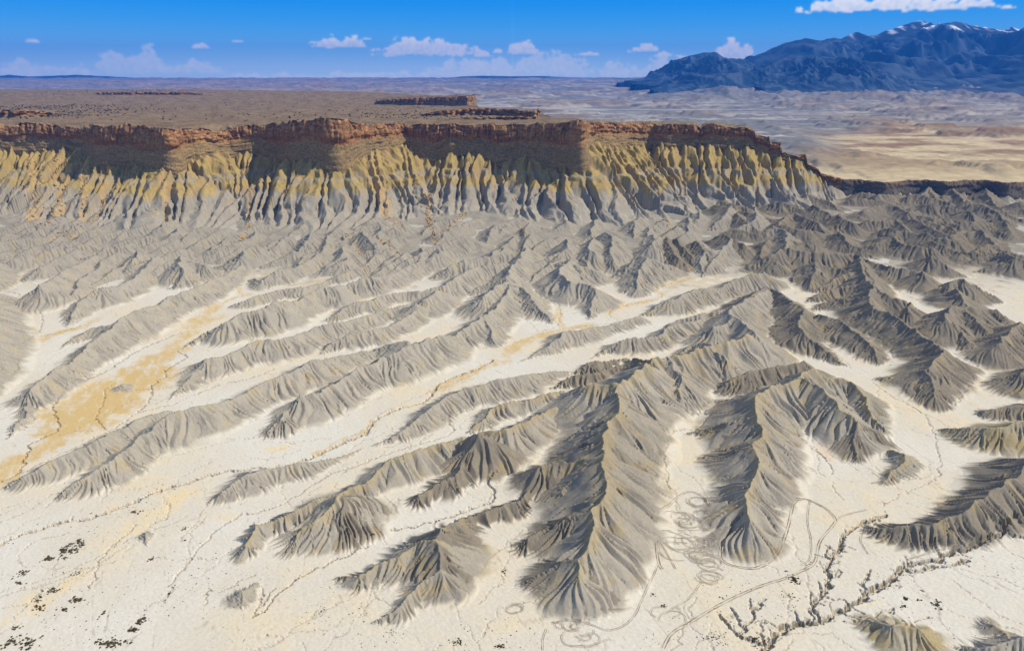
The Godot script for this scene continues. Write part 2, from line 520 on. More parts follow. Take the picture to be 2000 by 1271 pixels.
	ridge(1, [32.7, 239.8, 15, 25.3, 240.6, 10, 18.5, 238.3, 7, 17.4, 231.5, 5, 16.9, 228.6, 2])
	ridge(1, [42.7, 276.5, 16, 32.8, 282.3, 9, 25.7, 281, 6])
	ridge(1, [35.7, 258.2, 16, 25, 265.8, 8, 18.8, 265.6, 4, 15.6, 263.9, 2])
	ridge(1, [47, 300.5, 17, 40.4, 306.1, 12, 36.6, 296.9, 8])
	ridge(2, [70.2, 343.2, 16, 80.3, 351.2, 15, 87.3, 353.1, 15, 97.9, 361.6, 15, 106.2, 367.4, 15, 118.5, 374.5, 15, 127.6, 381.8, 15, 136.8, 386.1, 15])
	ridge(0, [80.3, 351.2, 15, 82.1, 336.9, 12, 83.1, 331.1, 11, 80.3, 318.6, 7, 84.5, 314.3, 3, 88.8, 308.9, 0.3])
	ridge(0, [67.3, 333.7, 16, 70.3, 327.9, 11, 74.8, 326.9, 6, 76.3, 326, 3])
	ridge(0, [106.2, 367.4, 15, 112.3, 355.8, 10, 107.8, 346.7, 3])
	ridge(1, [99.7, 339.9, 1, 106.1, 338.7, 5, 119.1, 342.5, 9, 129.8, 346.1, 10, 141.1, 348.8, 11, 151.3, 351.7, 12])
	ridge(2, [147.4, 332.9, 16, 137.2, 322.3, 16, 129.1, 316.5, 15.5, 119.7, 311.6, 15, 112.3, 305.1, 15, 107.2, 292.6, 15, 104.1, 284.4, 14, 103.8, 273.1, 13, 101.1, 266.2, 13, 95.9, 261, 12, 96.5, 252.9, 11, 93.6, 244, 11, 89.8, 239.2, 10, 86.5, 234.6, 10, 82.2, 223.5, 9.5, 80.7, 214, 9, 80.1, 211.5, 7.5, 79.1, 208.6, 5, 79, 209.1, 0.4])
	ridge(1, [76.2, 292.1, 0.3, 84, 292.4, 3, 97.2, 287.2, 9, 103.7, 283.1, 14])
	ridge(1, [75.8, 269.1, 0.3, 84, 267.2, 4, 95.2, 260.4, 12])
	ridge(1, [97.4, 326, 0.3, 103.9, 319.4, 5, 110.5, 312.7, 10, 111.9, 304.8, 15])
	ridge(2, [137.2, 322.3, 16, 144.1, 311, 14, 145.7, 296.4, 12, 149.2, 287, 10, 153.6, 281.7, 5, 157.8, 273.1, 0.5])
	ridge(1, [149.2, 287, 10, 144.7, 277.1, 5, 140.8, 264.9, 0.3])
	ridge(2, [149.4, 332.9, 15, 154.6, 329.5, 13, 163.6, 329.5, 11, 167.1, 320.1, 9, 164.5, 305.8, 7, 165.4, 294.3, 3, 170, 294.6, 0.3])
	ridge(2, [159.2, 274.2, 2, 160.6, 266.3, 4.5, 154.7, 258.1, 3, 144.8, 250.8, 1.5, 139.7, 249.2, 0.2])
	ridge(1, [187.9, 354, 0.3, 199.7, 352, 4, 210.7, 346.1, 10, 216.5, 349.7, 11, 234.6, 370.3, 11])
	ridge(1, [210.7, 346.1, 10, 208.6, 336.6, 8, 204.9, 323.1, 5, 207.4, 317.2, 0.3])
	ridge(1, [235.2, 371.3, 11, 234.5, 381.4, 11, 234.2, 400.3, 12, 233.3, 425, 13, 229, 440.3, 14, 234.1, 460.1, 14, 249.7, 486.5, 15, 254.6, 508.5, 14, 275.4, 565.5, 13])
	ridge(1, [180.6, 455.2, 12, 184.8, 439.9, 12, 174.3, 421.1, 11, 170.4, 407.3, 10, 176.2, 394.1, 6, 179.2, 382.8, 4, 184.6, 371, 0.3])
	ridge(1, [192.7, 436.9, 10, 201.2, 426.6, 10, 201.2, 419.2, 10, 204.3, 401.6, 8, 204.1, 384.2, 5, 201.6, 372.8, 0.3])
	ridge(1, [184.8, 439.9, 12, 181.9, 466.3, 13, 177.5, 486.8, 14, 151, 454.3, 14])
	ridge(0, [1.4, 377.6, 0.3, 14.6, 390.1, 2, 23.1, 399.5, 4, 31.8, 413.2, 7.2, 40.1, 416.7, 6.3, 47.7, 423.1, 6.6, 59, 431.4, 4.2, 67.9, 438.4, 4.9, 83.1, 451.5, 4])
	ridge(0, [85.8, 462.1, 1, 95.5, 469.3, 4, 104.3, 473.8, 8, 112.2, 476.6, 8, 126.6, 493.8, 9.1, 134.4, 496.8, 9.5, 148.8, 505.7, 7.2, 160.5, 515.5, 9, 169.7, 521.7, 10, 189.7, 531.4, 11])
	ridge(0, [42.4, 382.5, 0.3, 54.5, 394.7, 3, 63.1, 399.2, 6.6, 72.2, 400.8, 7.4, 87, 407.7, 6.3, 95.2, 420.3, 7.6, 110.6, 431.6, 7.1, 124.6, 439.5, 6.6, 139.3, 448.8, 7.1, 135.7, 421.2, 13])
	ridge(0, [98.6, 437.6, 3, 113.1, 442.3, 7, 129.6, 446.7, 9, 138.5, 447.2, 11, 151.2, 454.7, 13])
	ridge(0, [94.3, 387.5, 3, 105.7, 391.3, 7, 110.3, 379.7, 12])
	ridge(0, [103.9, 404.5, 3, 111.7, 406.7, 7, 118.6, 406.1, 12, 135.8, 419.4, 14])
	ridge(0, [136.8, 386.1, 15, 134.3, 415.8, 15, 132.8, 428, 14.5, 149.5, 449.6, 15, 156.9, 460.1, 14, 174.7, 480.7, 14])
	ridge(0, [77.4, 549.1, 2, 87.3, 551.2, 8, 100, 558.6, 15, 104.4, 555.2, 16])
	ridge(0, [103.8, 551.6, 16, 93.8, 528.1, 11, 90.7, 509.7, 6, 91.2, 505, 0.3])
	ridge(0, [104.1, 553.4, 16, 114.5, 554.9, 12, 130.5, 557.8, 6, 138.5, 555.5, 0.5])
	ridge(0, [25, 556, 5, 35.1, 558.2, 10, 44.8, 555, 14, 35.1, 526.3, 14, 41.9, 502.6, 12, 47.8, 494.9, 5, 44.1, 492, 0.3])
	ridge(0, [41.9, 502.6, 12, 50.7, 499.5, 12, 58.4, 490.6, 11, 54, 471.8, 5, 49.3, 453.5, 0.3])
	ridge(0, [35.1, 526.3, 14, 43, 544.7, 14, 50.9, 544.6, 12, 67.3, 541.2, 8, 76.6, 542.6, 0.5])
	ridge(0, [47.5, 607.5, 16, 43.8, 583.9, 14, 34, 575.6, 9, 25.5, 567.6, 3])
	ridge(0, [69.5, 611.6, 16, 62.9, 587.9, 15, 66.3, 580, 13, 71.6, 579.2, 9, 63, 564.3, 4])
	ridge(0, [84.8, 603.6, 16, 80.8, 583.4, 12, 81.6, 568.5, 9, 85.7, 568, 6])
	ridge(0, [124.1, 608.2, 18, 116.6, 595.8, 16, 117.1, 590.4, 10, 125.6, 578.3, 5])
	ridge(1, [130.6, 607.9, 17, 134.1, 575.6, 9, 147.6, 568.8, 0.5])
	ridge(1, [139.2, 607.9, 17, 146.9, 586.2, 8, 157.7, 580.9, 1])
	ridge(1, [156.5, 607.2, 15, 160.6, 582.5, 8, 158.7, 581.2, 2])
	ridge(0, [190.1, 622.5, 13, 168.9, 586.4, 9, 156.3, 564.6, 6, 148.4, 563.9, 1])
	ridge(1, [185.7, 634.9, 13, 190.1, 622.5, 13, 197.6, 609.3, 10, 187.8, 599, 2])
	ridge(1, [285.1, 530, 1, 295.9, 531.5, 7, 304.8, 526.3, 14, 308.5, 516.1, 3])
	ridge(1, [298, 510.2, 2, 307.8, 506.4, 8, 311.7, 502.8, 11, 322.6, 508.5, 14, 323.8, 502.4, 13, 334.4, 497.3, 8, 341.5, 492.3, 3])
	ridge(1, [289.8, 484.2, 1, 308.1, 487.3, 12, 306.3, 468.7, 6, 323, 477.3, 0.5])
	ridge(1, [277.4, 440.3, 14, 262.1, 419.9, 13, 268.5, 414.9, 9, 265.8, 401.1, 5, 266, 396.2, 0.5])
	ridge(1, [257, 438.4, 1, 267.4, 440.5, 8, 277.4, 440.3, 14, 286.2, 436.4, 11, 286.4, 418.4, 7, 294.4, 422.8, 0.5])
	ridge(1, [313.7, 435.9, 1, 310.2, 444.9, 10, 296.2, 444, 12, 279, 441.6, 14])
	ridge(1, [307.5, 418, 12, 293.6, 404.9, 12, 270.7, 381, 10, 268.9, 373.6, 3])
	ridge(1, [239.9, 338.3, 0.3, 249.7, 342, 5, 257.1, 340.8, 9, 267.4, 346.2, 11])
	ridge(1, [217.7, 313, 0.3, 221.7, 311.5, 3, 237.8, 310.7, 6, 243.9, 310.6, 8])
	ridge(4, [189.7, 290.9, 0.3, 193.9, 291.4, 3.5, 204.6, 285, 7, 220, 285.1, 10, 226.2, 285.6, 11])
	ridge(1, [121.7, 216.1, 0.3, 126.7, 217.5, 3, 134.6, 215.3, 5, 143.5, 215.6, 5.5, 150.1, 216.8, 6.5, 157.6, 220.8, 7, 165.2, 224.9, 8, 175.6, 231.7, 9, 188.3, 240.1, 10, 192.4, 243.1, 11, 203.1, 252.1, 12])
	ridge(4, [99, 171.4, 0.3, 103.5, 170.8, 3, 108, 168, 5, 113.9, 165.5, 5, 118.8, 166.6, 0.5])
	ridge(0, [122.2, 163.7, 0.5, 129.8, 161.9, 3, 140, 162.1, 5])
	ridge(2, [134.7, 171.9, 0.3, 138, 171.4, 2.5, 139.5, 168.4, 2, 137.3, 164.8, 3])
	ridge(0, [-132.2, 214.2, 0.1, -126.9, 215.1, 2, -122, 208.4, 0.1])
	ridge(0, [-86.1, 183, 0.1, -83, 184.1, 3, -79.5, 177.4, 0.1])
	ridge(0, [-83, 184.1, 3, -79.9, 189.5, 1.5, -78.5, 192, 0.1])
	ridge(1, [207.8, 492.5, 2, 223.1, 500.6, 6, 242.4, 506.2, 9, 254.7, 502.4, 13, 253.3, 492.9, 14])
	ridge(1, [218.6, 513.3, 1, 229.7, 519, 5, 243.5, 528.3, 8, 259.2, 534.6, 11, 261.2, 518.3, 12])
	ridge(1, [205.7, 475.5, 2, 217.4, 480.1, 6, 227.7, 476.3, 9, 237.8, 467.7, 13])
	ridge(1, [215.5, 451.4, 1, 219.9, 443.1, 8, 227.6, 438.9, 14])
	ridge(1, [251.6, 489.5, 15, 252.2, 472.5, 12, 264, 464.5, 10, 258, 450.9, 9, 278.3, 469, 0.5])
	ridge(1, [213.3, 537.9, 2, 227.2, 551.2, 8, 234.6, 551.5, 13, 225.3, 528.3, 8, 218.6, 516.2, 2])
	ridge(1, [234.6, 551.5, 13, 235.7, 534.7, 7, 240.7, 537.9, 1])
	ridge(1, [234.6, 551.5, 13, 246.4, 548, 10, 255.9, 538, 10])
	ridge(1, [205.7, 569.1, 13, 223.3, 582.4, 16, 231.7, 576.7, 15, 249.6, 574.7, 14, 272.2, 574.5, 13, 277.1, 568.9, 12, 261.9, 518.2, 13])
	ridge(1, [205.7, 569.1, 13, 211.7, 558, 8, 221.4, 560.7, 2])
	ridge(1, [277.1, 568.9, 12, 285.7, 558.2, 10, 290.8, 546.3, 11, 305.4, 538, 10])
	ridge(1, [290.8, 546.3, 11, 290.4, 534.7, 3])
	ridge(1, [299.7, 621.6, 2, 314.8, 620.7, 9, 331.4, 627.1, 14, 333, 613.6, 11, 350, 596.2, 11, 361, 588.5, 3])
	ridge(1, [314.8, 620.7, 9, 316.1, 607.9, 1])
	ridge(1, [323.3, 574.2, 2, 334.1, 569.1, 13, 341.1, 558, 8, 351.9, 554.1, 3])
	ridge(1, [379.6, 617.7, 2, 386.3, 600.7, 7, 403.6, 606.2, 12, 413.1, 601, 8, 424.5, 592.9, 6])
	ridge(1, [367.6, 580.9, 1, 390.4, 589.6, 7, 402.8, 588.5, 10, 397.6, 562.1, 14, 406, 558.2, 10])
	ridge(1, [368, 563.9, 1, 385.6, 564.7, 7, 397.6, 562.1, 14])
	ridge(1, [418.3, 770.1, 2, 432.5, 772.5, 8, 438.3, 757.5, 9, 451.3, 755.1, 1])
	ridge(1, [437, 736.9, 1, 452.2, 733.9, 10, 458.2, 725.1, 11, 453.7, 711.9, 5, 437, 705.7, 0.5])
	ridge(1, [441.8, 703.8, 1, 446, 691.8, 9, 455.7, 695.7, 11, 465.7, 682, 11, 477.4, 681, 3])
	ridge(1, [450.1, 670.4, 1, 455.8, 665.6, 9, 465.7, 682, 11])
	ridge(1, [532, 785.8, 2, 537.7, 778.7, 10, 546.1, 772.9, 9])
	ridge(1, [513.9, 755.4, 2, 530.7, 757.2, 8])
	ridge(1, [342.2, 695.7, 10, 355, 691.8, 10, 367.7, 695.7, 10, 365.3, 669.2, 9, 369.4, 662.7, 5])
	ridge(1, [345.4, 650.7, 12, 355.9, 650.9, 11, 364.8, 634.2, 10, 368.1, 630.6, 11, 372.7, 617, 4])
	ridge(1, [387.4, 699.7, 10, 387.9, 676.4, 10, 387.6, 658.2, 10, 388.5, 656, 4])
	ridge(1, [387.6, 658.2, 10, 393.3, 644.6, 9, 416.7, 669.4, 8])
	ridge(1, [356.5, 738.3, 9, 386.8, 767.3, 8, 401.5, 762.2, 8, 398.7, 729.2, 8, 415.4, 703.8, 9, 418, 696, 4])
	ridge(1, [426.6, 665.6, 9, 426.5, 654.7, 10, 422.5, 631.9, 7, 422.7, 619.8, 5])
	ridge(1, [480.4, 847.7, 14, 455.6, 815.3, 11, 430.9, 797.5, 3])
	ridge(1, [480.4, 847.7, 14, 464.2, 801.2, 9, 460.5, 770.1, 2])
	ridge(1, [505.7, 848.9, 15, 485.3, 783.3, 8])
	ridge(1, [434.1, 839.6, 14, 443.4, 822.1, 3])
	ridge(1, [537.1, 832.9, 15, 520.3, 787.9, 6, 518.9, 770.5, 3])
	ridge(0, [189.9, 692.2, 3, 208.3, 712.1, 11, 221.5, 739.2, 14])
	ridge(0, [197.9, 684.8, 1, 211.8, 680.7, 6, 231.9, 691.6, 12, 240, 712.1, 14])
	ridge(0, [209.2, 660, 1, 222.6, 662.6, 6, 234.1, 661.8, 10, 244.2, 661.6, 11, 245.7, 647.2, 12, 236.6, 620.8, 11, 228.2, 594.9, 13])
	ridge(1, [250.3, 679.9, 12, 275.1, 712.1, 13, 277.1, 703.7, 13, 280.6, 689.5, 13, 286.2, 676.1, 12, 287.6, 655.8, 5])
	ridge(1, [250.3, 668.7, 12, 257.3, 661.6, 11, 268, 654.7, 10, 269.6, 654.4, 11, 267.2, 648.7, 6])
	ridge(1, [256.3, 617.2, 12, 249.8, 615.2, 9, 234.3, 602, 11])
	ridge(1, [256.3, 617.2, 12, 266, 614.3, 3])
	ridge(1, [318.4, 707.9, 13, 315.6, 691.6, 12, 321.5, 680.1, 11, 324.7, 673.7, 3])
	outline.append([-840.7, 850, 96.8, 73.2])
	outline.append([-731.2, 830, 96.9, 75])
	outline.append([-656.4, 835, 96.6, 74.5])
	outline.append([-602.6, 840, 99.6, 74.6])
	outline.append([-574.8, 850, 101.2, 74.3])
	outline.append([-541.3, 852, 102.2, 74.1])
	outline.append([-514.3, 850, 101.8, 74.3])
	outline.append([-503.1, 846, 97.6, 75.8])
	outline.append([-484.7, 842, 97.8, 74.5])
	outline.append([-465.4, 828, 98.7, 70.7])
	outline.append([-446.3, 808, 101, 65])
	outline.append([-429.9, 800, 102, 65.3])
	outline.append([-423.6, 798, 104.2, 65])
	outline.append([-399.1, 792, 104, 65.1])
	outline.append([-366.1, 772, 101.7, 64.7])
	outline.append([-354.8, 768, 101.9, 64.6])
	outline.append([-347.3, 772, 101.2, 64.7])
	outline.append([-348, 790, 99.5, 69.1])
	outline.append([-336, 806, 98, 74.5])
	outline.append([-321.6, 838, 94.8, 71.5])
	outline.append([-314.5, 846, 98.1, 71.3])
	outline.append([-302, 850, 99, 72.6])
	outline.append([-288.1, 852, 100.6, 73.6])
	outline.append([-268.9, 846, 101.5, 66.7])
	outline.append([-253.7, 832, 102.8, 64.8])
	outline.append([-235.6, 806, 108, 69.6])
	outline.append([-213.8, 796, 109, 72.2])
	outline.append([-189.5, 780, 110.3, 63.8])
	outline.append([-179.4, 782, 110.7, 64.6])
	outline.append([-172.8, 788, 110.4, 67.2])
	outline.append([-167.6, 800, 105.7, 73.4])
	outline.append([-151.1, 828, 103, 76.3])
	outline.append([-135.4, 852, 100.6, 78.1])
	outline.append([-126.7, 876, 100.3, 77.8])
	outline.append([-109.3, 874, 99.9, 72.2])
	outline.append([-90.4, 868, 100.2, 61.1])
	outline.append([-73.6, 864, 99.9, 70.8])
	outline.append([-52.3, 860, 100.7, 72.8])
	outline.append([-34.6, 854, 101, 73.4])
	outline.append([-20.1, 850, 101.2, 61.8])
	outline.append([0, 846, 101.5, 66.2])
	outline.append([12, 842, 101.7, 70.5])
	outline.append([25.3, 832, 102.8, 67])
	outline.append([44.4, 822, 103.9, 62.5])
	outline.append([57.6, 812, 106.6, 63])
	outline.append([70.9, 796, 109.5, 62.5])
	outline.append([76.5, 798, 108.9, 68.2])
	outline.append([80.8, 808, 105.7, 80.2])
	outline.append([100.1, 832, 103.9, 80.9])
	outline.append([131.7, 870, 101.2, 78.3])
	outline.append([162.6, 894, 99.3, 76.3])
	outline.append([174.7, 890, 96, 76.7])
	outline.append([184.3, 885, 99.2, 77.1])
	outline.append([205.7, 882, 100, 77.3])
	outline.append([213.6, 880, 99.5, 77.5])
	outline.append([219.4, 880, 94.9, 77.5])
	outline.append([229.2, 876, 99.7, 77.8])
	outline.append([247.9, 872, 97.7, 77])
	outline.append([272.3, 866, 94.6, 76.3])
	outline.append([277.6, 863, 91.4, 74.3])
	outline.append([280.2, 863, 88.6, 73.1])
	outline.append([285.6, 861, 87.6, 69.9])
	outline.append([293.5, 858, 86.1, 65])
	outline.append([295.2, 858, 81, 62.7])
	outline.append([304.6, 856, 80, 65.8])
	outline.append([306.8, 854, 75.1, 66])
	outline.append([308.8, 854, 68.2, 62.5])
	outline.append([321.4, 853, 67.2, 62])
	outline.append([335.1, 852, 66.7, 59.3])
	outline.append([337.5, 851, 58.8, 53.6])
	outline.append([350.4, 850, 51.4, 45.7])
	outline.append([357.1, 850, 45.7, 40.4])
	outline.append([382.7, 850, 40, 25.5])
	outline.append([406.1, 849.7, 39, 26.4])
	outline.append([421.2, 832.9, 39, 23.5])
	outline.append([452.6, 848.4, 39, 26.2])
	outline.append([478.3, 852.4, 39, 24.3])
	outline.append([494, 838.9, 39, 25])
	outline.append([523.5, 849.1, 39, 25.7])
	outline.append([547.4, 849.6, 39, 23.8])
	outline.append([557.7, 829.9, 39, 26.5])
	outline.append([587.6, 839.8, 39, 23.5])
	outline.append([620.3, 852.9, 39, 26.1])
	outline.append([632.5, 837.6, 39, 24.4])
	outline.append([656.7, 838.9, 39, 24.9])
	outline.append([686.7, 847.2, 39, 25.7])
	outline.append([695.6, 829.9, 39, 23.8])
	outline.append([720, 831.5, 39, 26.5])
	outline.append([759.9, 850.3, 39, 23.6])
	outline.append([772.5, 838.4, 39, 26.1])
	outline.append([787.4, 829.7, 39, 24.5])
	outline.append([822.2, 841.8, 39, 24.8])
	outline.append([835.4, 831.7, 39, 25.8])
	outline.append([852.1, 825.6, 39, 23.7])
	outline.append([896.6, 845.9, 39, 26.5])
	outline.append([915.5, 841.8, 39, 23.6])
	outline.append([920.5, 825.3, 39, 26])
	outline.append([956.6, 836.9, 39, 24.6])
	outline.append([980.4, 837.4, 39, 24.7])
	outline.append([989.6, 825.7, 39, 25.9])
	outline.append([1031.9, 841.6, 39, 23.7])
	outline.append([1060.7, 845.9, 39, 26.5])
	outline.append([1057.7, 825.3, 39, 23.7])
	outline.append([1088.3, 831.2, 39, 25.9])
	outline.append([1125.2, 841.6, 39, 24.7])
	outline.append([1131.3, 829, 39, 24.6])
	# many short ridges crowd the ground between the traced ones and the apron
	var rng := RandomNumberGenerator.new()
	rng.seed = 2024
	for i in 190:
		var left := i < 120
		var z := rng.randf_range(575.0, 728.0) if left else rng.randf_range(610.0, 838.0)
		var x := rng.randf_range(-480.0, 200.0) if left else rng.randf_range(190.0, 640.0)
		var turn := rng.randfn(-0.42, 0.22) if left else rng.randfn(0.8, 0.6)
		var dir := Vector2(sin(turn), -cos(turn))
		var side := Vector2(-dir.y, dir.x)
		var len := rng.randf_range(34.0, 70.0)
		var top := rng.randf_range(6.0, 11.0) + (2.0 if not left else 0.0)
		var b1 := rng.randfn(0, 3.5)
		var line: Array[Vector3] = []
		for k in 7:
			var t := k / 6.0
			var q := Vector2(x, z) + dir * len * t + side * (b1 * sin(t * 4.0) + rng.randfn(0, 1.0))
			line.append(Vector3(q.x, maxf(0.3, top * (1.0 - t * t) + rng.randfn(0, 0.7)), q.y))
		add_ridge(0 if left else 1, line, 0.0, 1.8, 1.3)
	# the apron of the mesa is one long ridge along the cliff's foot
	var pts: Array[Vector3] = []
	for o in outline:
		pts.append(Vector3(o[0], o[3] - rise(o[1]) + 2.5, o[1]))
	add_ridge(3, pts, 12.5, 2.05, 1.25)


func lay_strokes():
	stroke(1, 7, 0.0, [-204.7, 246.7, -203.4, 258.2, -204.6, 269.6, -202.7, 279.6, -202.6, 300.3, -205, 315.1])
	stroke(1, 15, 0.0, [-205.7, 301.6, -207, 320.8, -204.4, 340.5, -201.3, 353.8])
	stroke(1, 13, 0.0, [-198.1, 296.4, -195.1, 312.3, -194.8, 328.1, -193.4, 348.7, -191, 368])
	stroke(1, 9, 0.0, [-205.6, 362.6, -200.6, 381.3, -197, 397.5])
	stroke(1, 5, 0.0, [-201.4, 397.5, -198.9, 419.6, -199.9, 431.4])
	stroke(1, 6, 0.0, [-204.6, 438.8, -204.8, 459.7, -204.8, 481.6])
	stroke(1, 5, 0.0, [-198.9, 449.1, -194, 462.4])
	stroke(1, 3.5, 0.0, [-205.8, 484.4, -199.6, 501.6, -192.5, 510.4])
	stroke(1, 2.5, 0.0, [-198.2, 513.3, -207.4, 531.6])
	stroke(1, 3, 0.0, [-391.6, 563.7, -382.2, 544.2, -376, 522.4])
	stroke(1, 4, 0.0, [-289.6, 401.7, -286.2, 419.6, -281.5, 431.4, -274.2, 441.4, -272.8, 457])
	stroke(1, 4, 0.0, [-159.2, 531.6, -151.9, 541, -144.8, 544.2])
	stroke(1, 2, 0.0, [-234.4, 531.6, -229, 550.6, -224.8, 563.7])
	stroke(1, 5, 0.0, [-4.4, 391.3, 9.3, 415, 26.4, 431.4, 40.6, 438.8, 50.9, 443.9])
	stroke(1, 3, 0.0, [32.5, 478.8, 30, 451.7, 34.1, 438.8])
	stroke(1, 3, 0.0, [65.3, 467.8, 75, 481.6, 89.9, 491.5, 104.1, 500.1, 108.4, 513.3, 106.4, 522.4, 122.2, 534.7, 139.4, 550.6])
	stroke(1, 4, 0.0, [-38.8, 338.9, -30.1, 352.1, -21.9, 362.6, -10.7, 381.3])
	stroke(1, 2.5, 0.0, [-8.5, 375.5, -0.7, 381.3])
	stroke(1, 2, 0.0, [-82.1, 275.1, -72.7, 286.6, -65.4, 295.2, -63.8, 305.5])
	stroke(2, 5, 0.0, [-133.5, 225, -128.7, 231.6, -126.2, 241.9, -121.2, 247.4])
	stroke(2, 3.5, 0.0, [-137, 215.8, -134.1, 218.8, -129.6, 223.5])
	stroke(2, 4, 0.0, [-138.7, 189.6, -137.2, 193.9, -141.4, 186.1])
	stroke(2, 5, 0.0, [-146.7, 182, -145.5, 175.9])
	stroke(2, 3, 0.0, [-104.5, 277.4, -94.1, 283.1])
	stroke(2, 4, 0.0, [-108.4, 227.5, -101.8, 228.3])
	stroke(2, 3, 0.0, [106.8, 182.6, 110.4, 182])
	stroke(3, 4, 0.0, [226.2, 403.9, 223.5, 381.3, 223.6, 377.4])
	stroke(3, 4, 0.0, [185.9, 387.2, 196, 377.4])
	stroke(3, 4, 0.0, [70.8, 320.8, 71.4, 308.2])
	stroke(3, 4, 0.0, [132.4, 281.9, 133.9, 269.6])
	stroke(0, 0.81, 1.0, [-176.8, 209.3, -174.4, 212.1, -168.1, 219.6, -159.8, 224.6, -152, 227, -147.5, 231.6, -140, 238.4, -137.5, 243.3, -133.3, 247, -127.6, 250.9, -118.2, 259.2, -104, 262.8, -97.4, 263.3, -87.4, 268.6, -81.1, 275.1, -72.5, 285.4, -65.2, 293.9, -64, 306.8, -55, 317.9, -42.1, 328.1, -39.3, 343.8, -33.7, 355.5, -20.8, 368, -10.8, 383.2])
	stroke(0, 0.50, .6, [-201.1, 252.4, -197.7, 257.2, -204, 272.9, -208.9, 284.3, -204.8, 295.2, -209, 304.2, -220.3, 319.3, -224.2, 331.2, -225.9, 348.7, -220.3, 364.4, -217.8, 397.5, -212.4, 415, -206.9, 429])
	stroke(0, 0.37, .45, [-200.7, 251.9, -196, 260.3, -190.2, 275.1, -184.6, 286.6, -178.9, 302.9, -177.7, 313.7, -167, 322.2, -159.6, 334.2, -151.7, 347.1, -135.9, 359, -130.1, 368.9])
	stroke(0, 0.50, .6, [-177.7, 313.7, -177.7, 325.1, -180.8, 335.8, -186.2, 348.7, -184, 357.3, -188.2, 368, -185.2, 387.2, -195.5, 397.5])
	stroke(0, 0.37, .5, [-183.1, 296.4, -194.2, 309.5, -198.4, 320.8, -202.2, 332.7, -207, 340.5, -206.2, 350.4])
	stroke(0, 0.50, .6, [-265, 348.7, -265, 359, -271.6, 373.6, -281.8, 387.2, -289.3, 408.3, -293.1, 421.9, -285, 426.6, -276.2, 446.5])
	stroke(0, 0.43, .5, [-293.7, 426.6, -301.9, 443.9, -317.3, 467.8, -338.9, 484.4, -355.2, 498.6, -358, 510.4, -376, 519.3])
	stroke(0, 1.24, 1.6, [68.4, 161.8, 71.3, 163.2, 74.9, 168.6, 79.5, 172.2, 88.6, 173.8, 93.5, 176.5, 100.2, 179.8, 106.8, 184.3, 111.9, 188.4, 120.3, 192.7, 125.3, 197.8, 131.5, 201, 140.3, 203.4, 147.6, 207.2, 156.5, 210, 163.5, 214.3, 170.2, 216.6, 174.1, 221.9, 184, 226.6, 193.2, 229.9])
	stroke(0, 0.74, 1.0, [120.3, 192.7, 125.5, 196.5, 134.5, 198.7, 142.4, 200.4, 149.8, 203.1])
	stroke(0, 0.68, 1.0, [170.2, 216.6, 175.9, 215.1, 180.2, 214.3])
	stroke(0, 0.93, 1.3, [90, 175.4, 90.4, 179.2, 93.9, 184.3, 98.9, 189.6, 101.3, 196.5, 104.7, 201.7, 110.4, 209.3, 115.3, 216.6, 122.1, 221.9, 128.4, 225.8, 136, 228.3])
	stroke(0, 0.56, .8, [105.2, 203.1, 103.5, 205.1, 105.8, 208.6, 108, 210.7])
	stroke(0, 0.43, .7, [106.9, 209.3, 106.5, 211.4])
	stroke(0, 0.43, .7, [101.3, 194.6, 103.7, 194.6, 105, 195.5])
	stroke(0, 0.43, .7, [90.4, 179.2, 90.8, 183.2, 91.8, 187.8])
	stroke(0, 0.43, .7, [92.9, 182.6, 95.4, 187.8, 96.8, 191.5])
	stroke(0, 0.43, .7, [87.7, 174.3, 88.4, 177, 88.6, 178.7])
	stroke(0, 0.43, .7, [83.4, 173.8, 84.4, 177.6, 84.1, 178.7])
	stroke(0, 0.50, .7, [97.7, 174.1, 101.1, 173.3, 106.4, 175.9, 109.7, 178.1, 114.7, 179.8])
	stroke(0, 0.37, .5, [107.5, 175.9, 112.2, 174.9, 116.7, 174.1, 124.1, 175.9])
	stroke(0, 0.56, .8, [107.9, 184.9, 108.4, 187.8, 112.8, 193.9, 115.4, 197.8])
	stroke(0, 0.43, .6, [107.9, 186.6, 107.4, 189])
	stroke(0, 0.43, .6, [101.7, 181.5, 100.9, 183.2, 99.5, 183.7])
	stroke(0, 0.62, .9, [73.4, 164.2, 71.1, 164.7, 68.3, 166.2, 63.9, 168.1, 62.5, 172.2, 61.4, 176.5])
	stroke(0, 0.56, .8, [67.3, 169.7, 66, 175.4, 65.1, 180.3])
	stroke(0, 0.56, .8, [63.9, 168.1, 67.3, 169.7, 70.3, 175.9, 73.6, 180.3, 77.2, 183.2])
	stroke(0, 0.37, .6, [71.5, 178.7, 72.1, 183.2])
	stroke(0, 0.37, .6, [63.2, 170.7, 62.6, 172.8])
	stroke(0, 0.50, .8, [70.2, 169.7, 70.8, 167.1, 71.1, 164.7])
	stroke(0, 0.37, .5, [70.4, 169.2, 72.6, 173.8, 74.3, 173.3])
	stroke(0, 0.37, .5, [101.2, 345.4, 98.2, 338.9, 98, 328.1, 91.1, 317.9, 91.4, 308.2, 85.1, 298.3, 76.6, 296.4, 71.8, 292.7, 67.7, 286.6, 66.8, 279.6, 62.9, 270.7, 62, 258.2, 60.5, 245.8])
	stroke(0, 0.31, .5, [71.4, 323.7, 69.5, 313.7, 69, 299, 68.2, 289])
	stroke(0, 0.50, .8, [-0.5, 257.2, -7.1, 256.3, -9.5, 250.4, -7.9, 246.7, -6.7, 239.5, -14.1, 233.2, -25.3, 226.6, -36.2, 221.9, -42.6, 219.6])
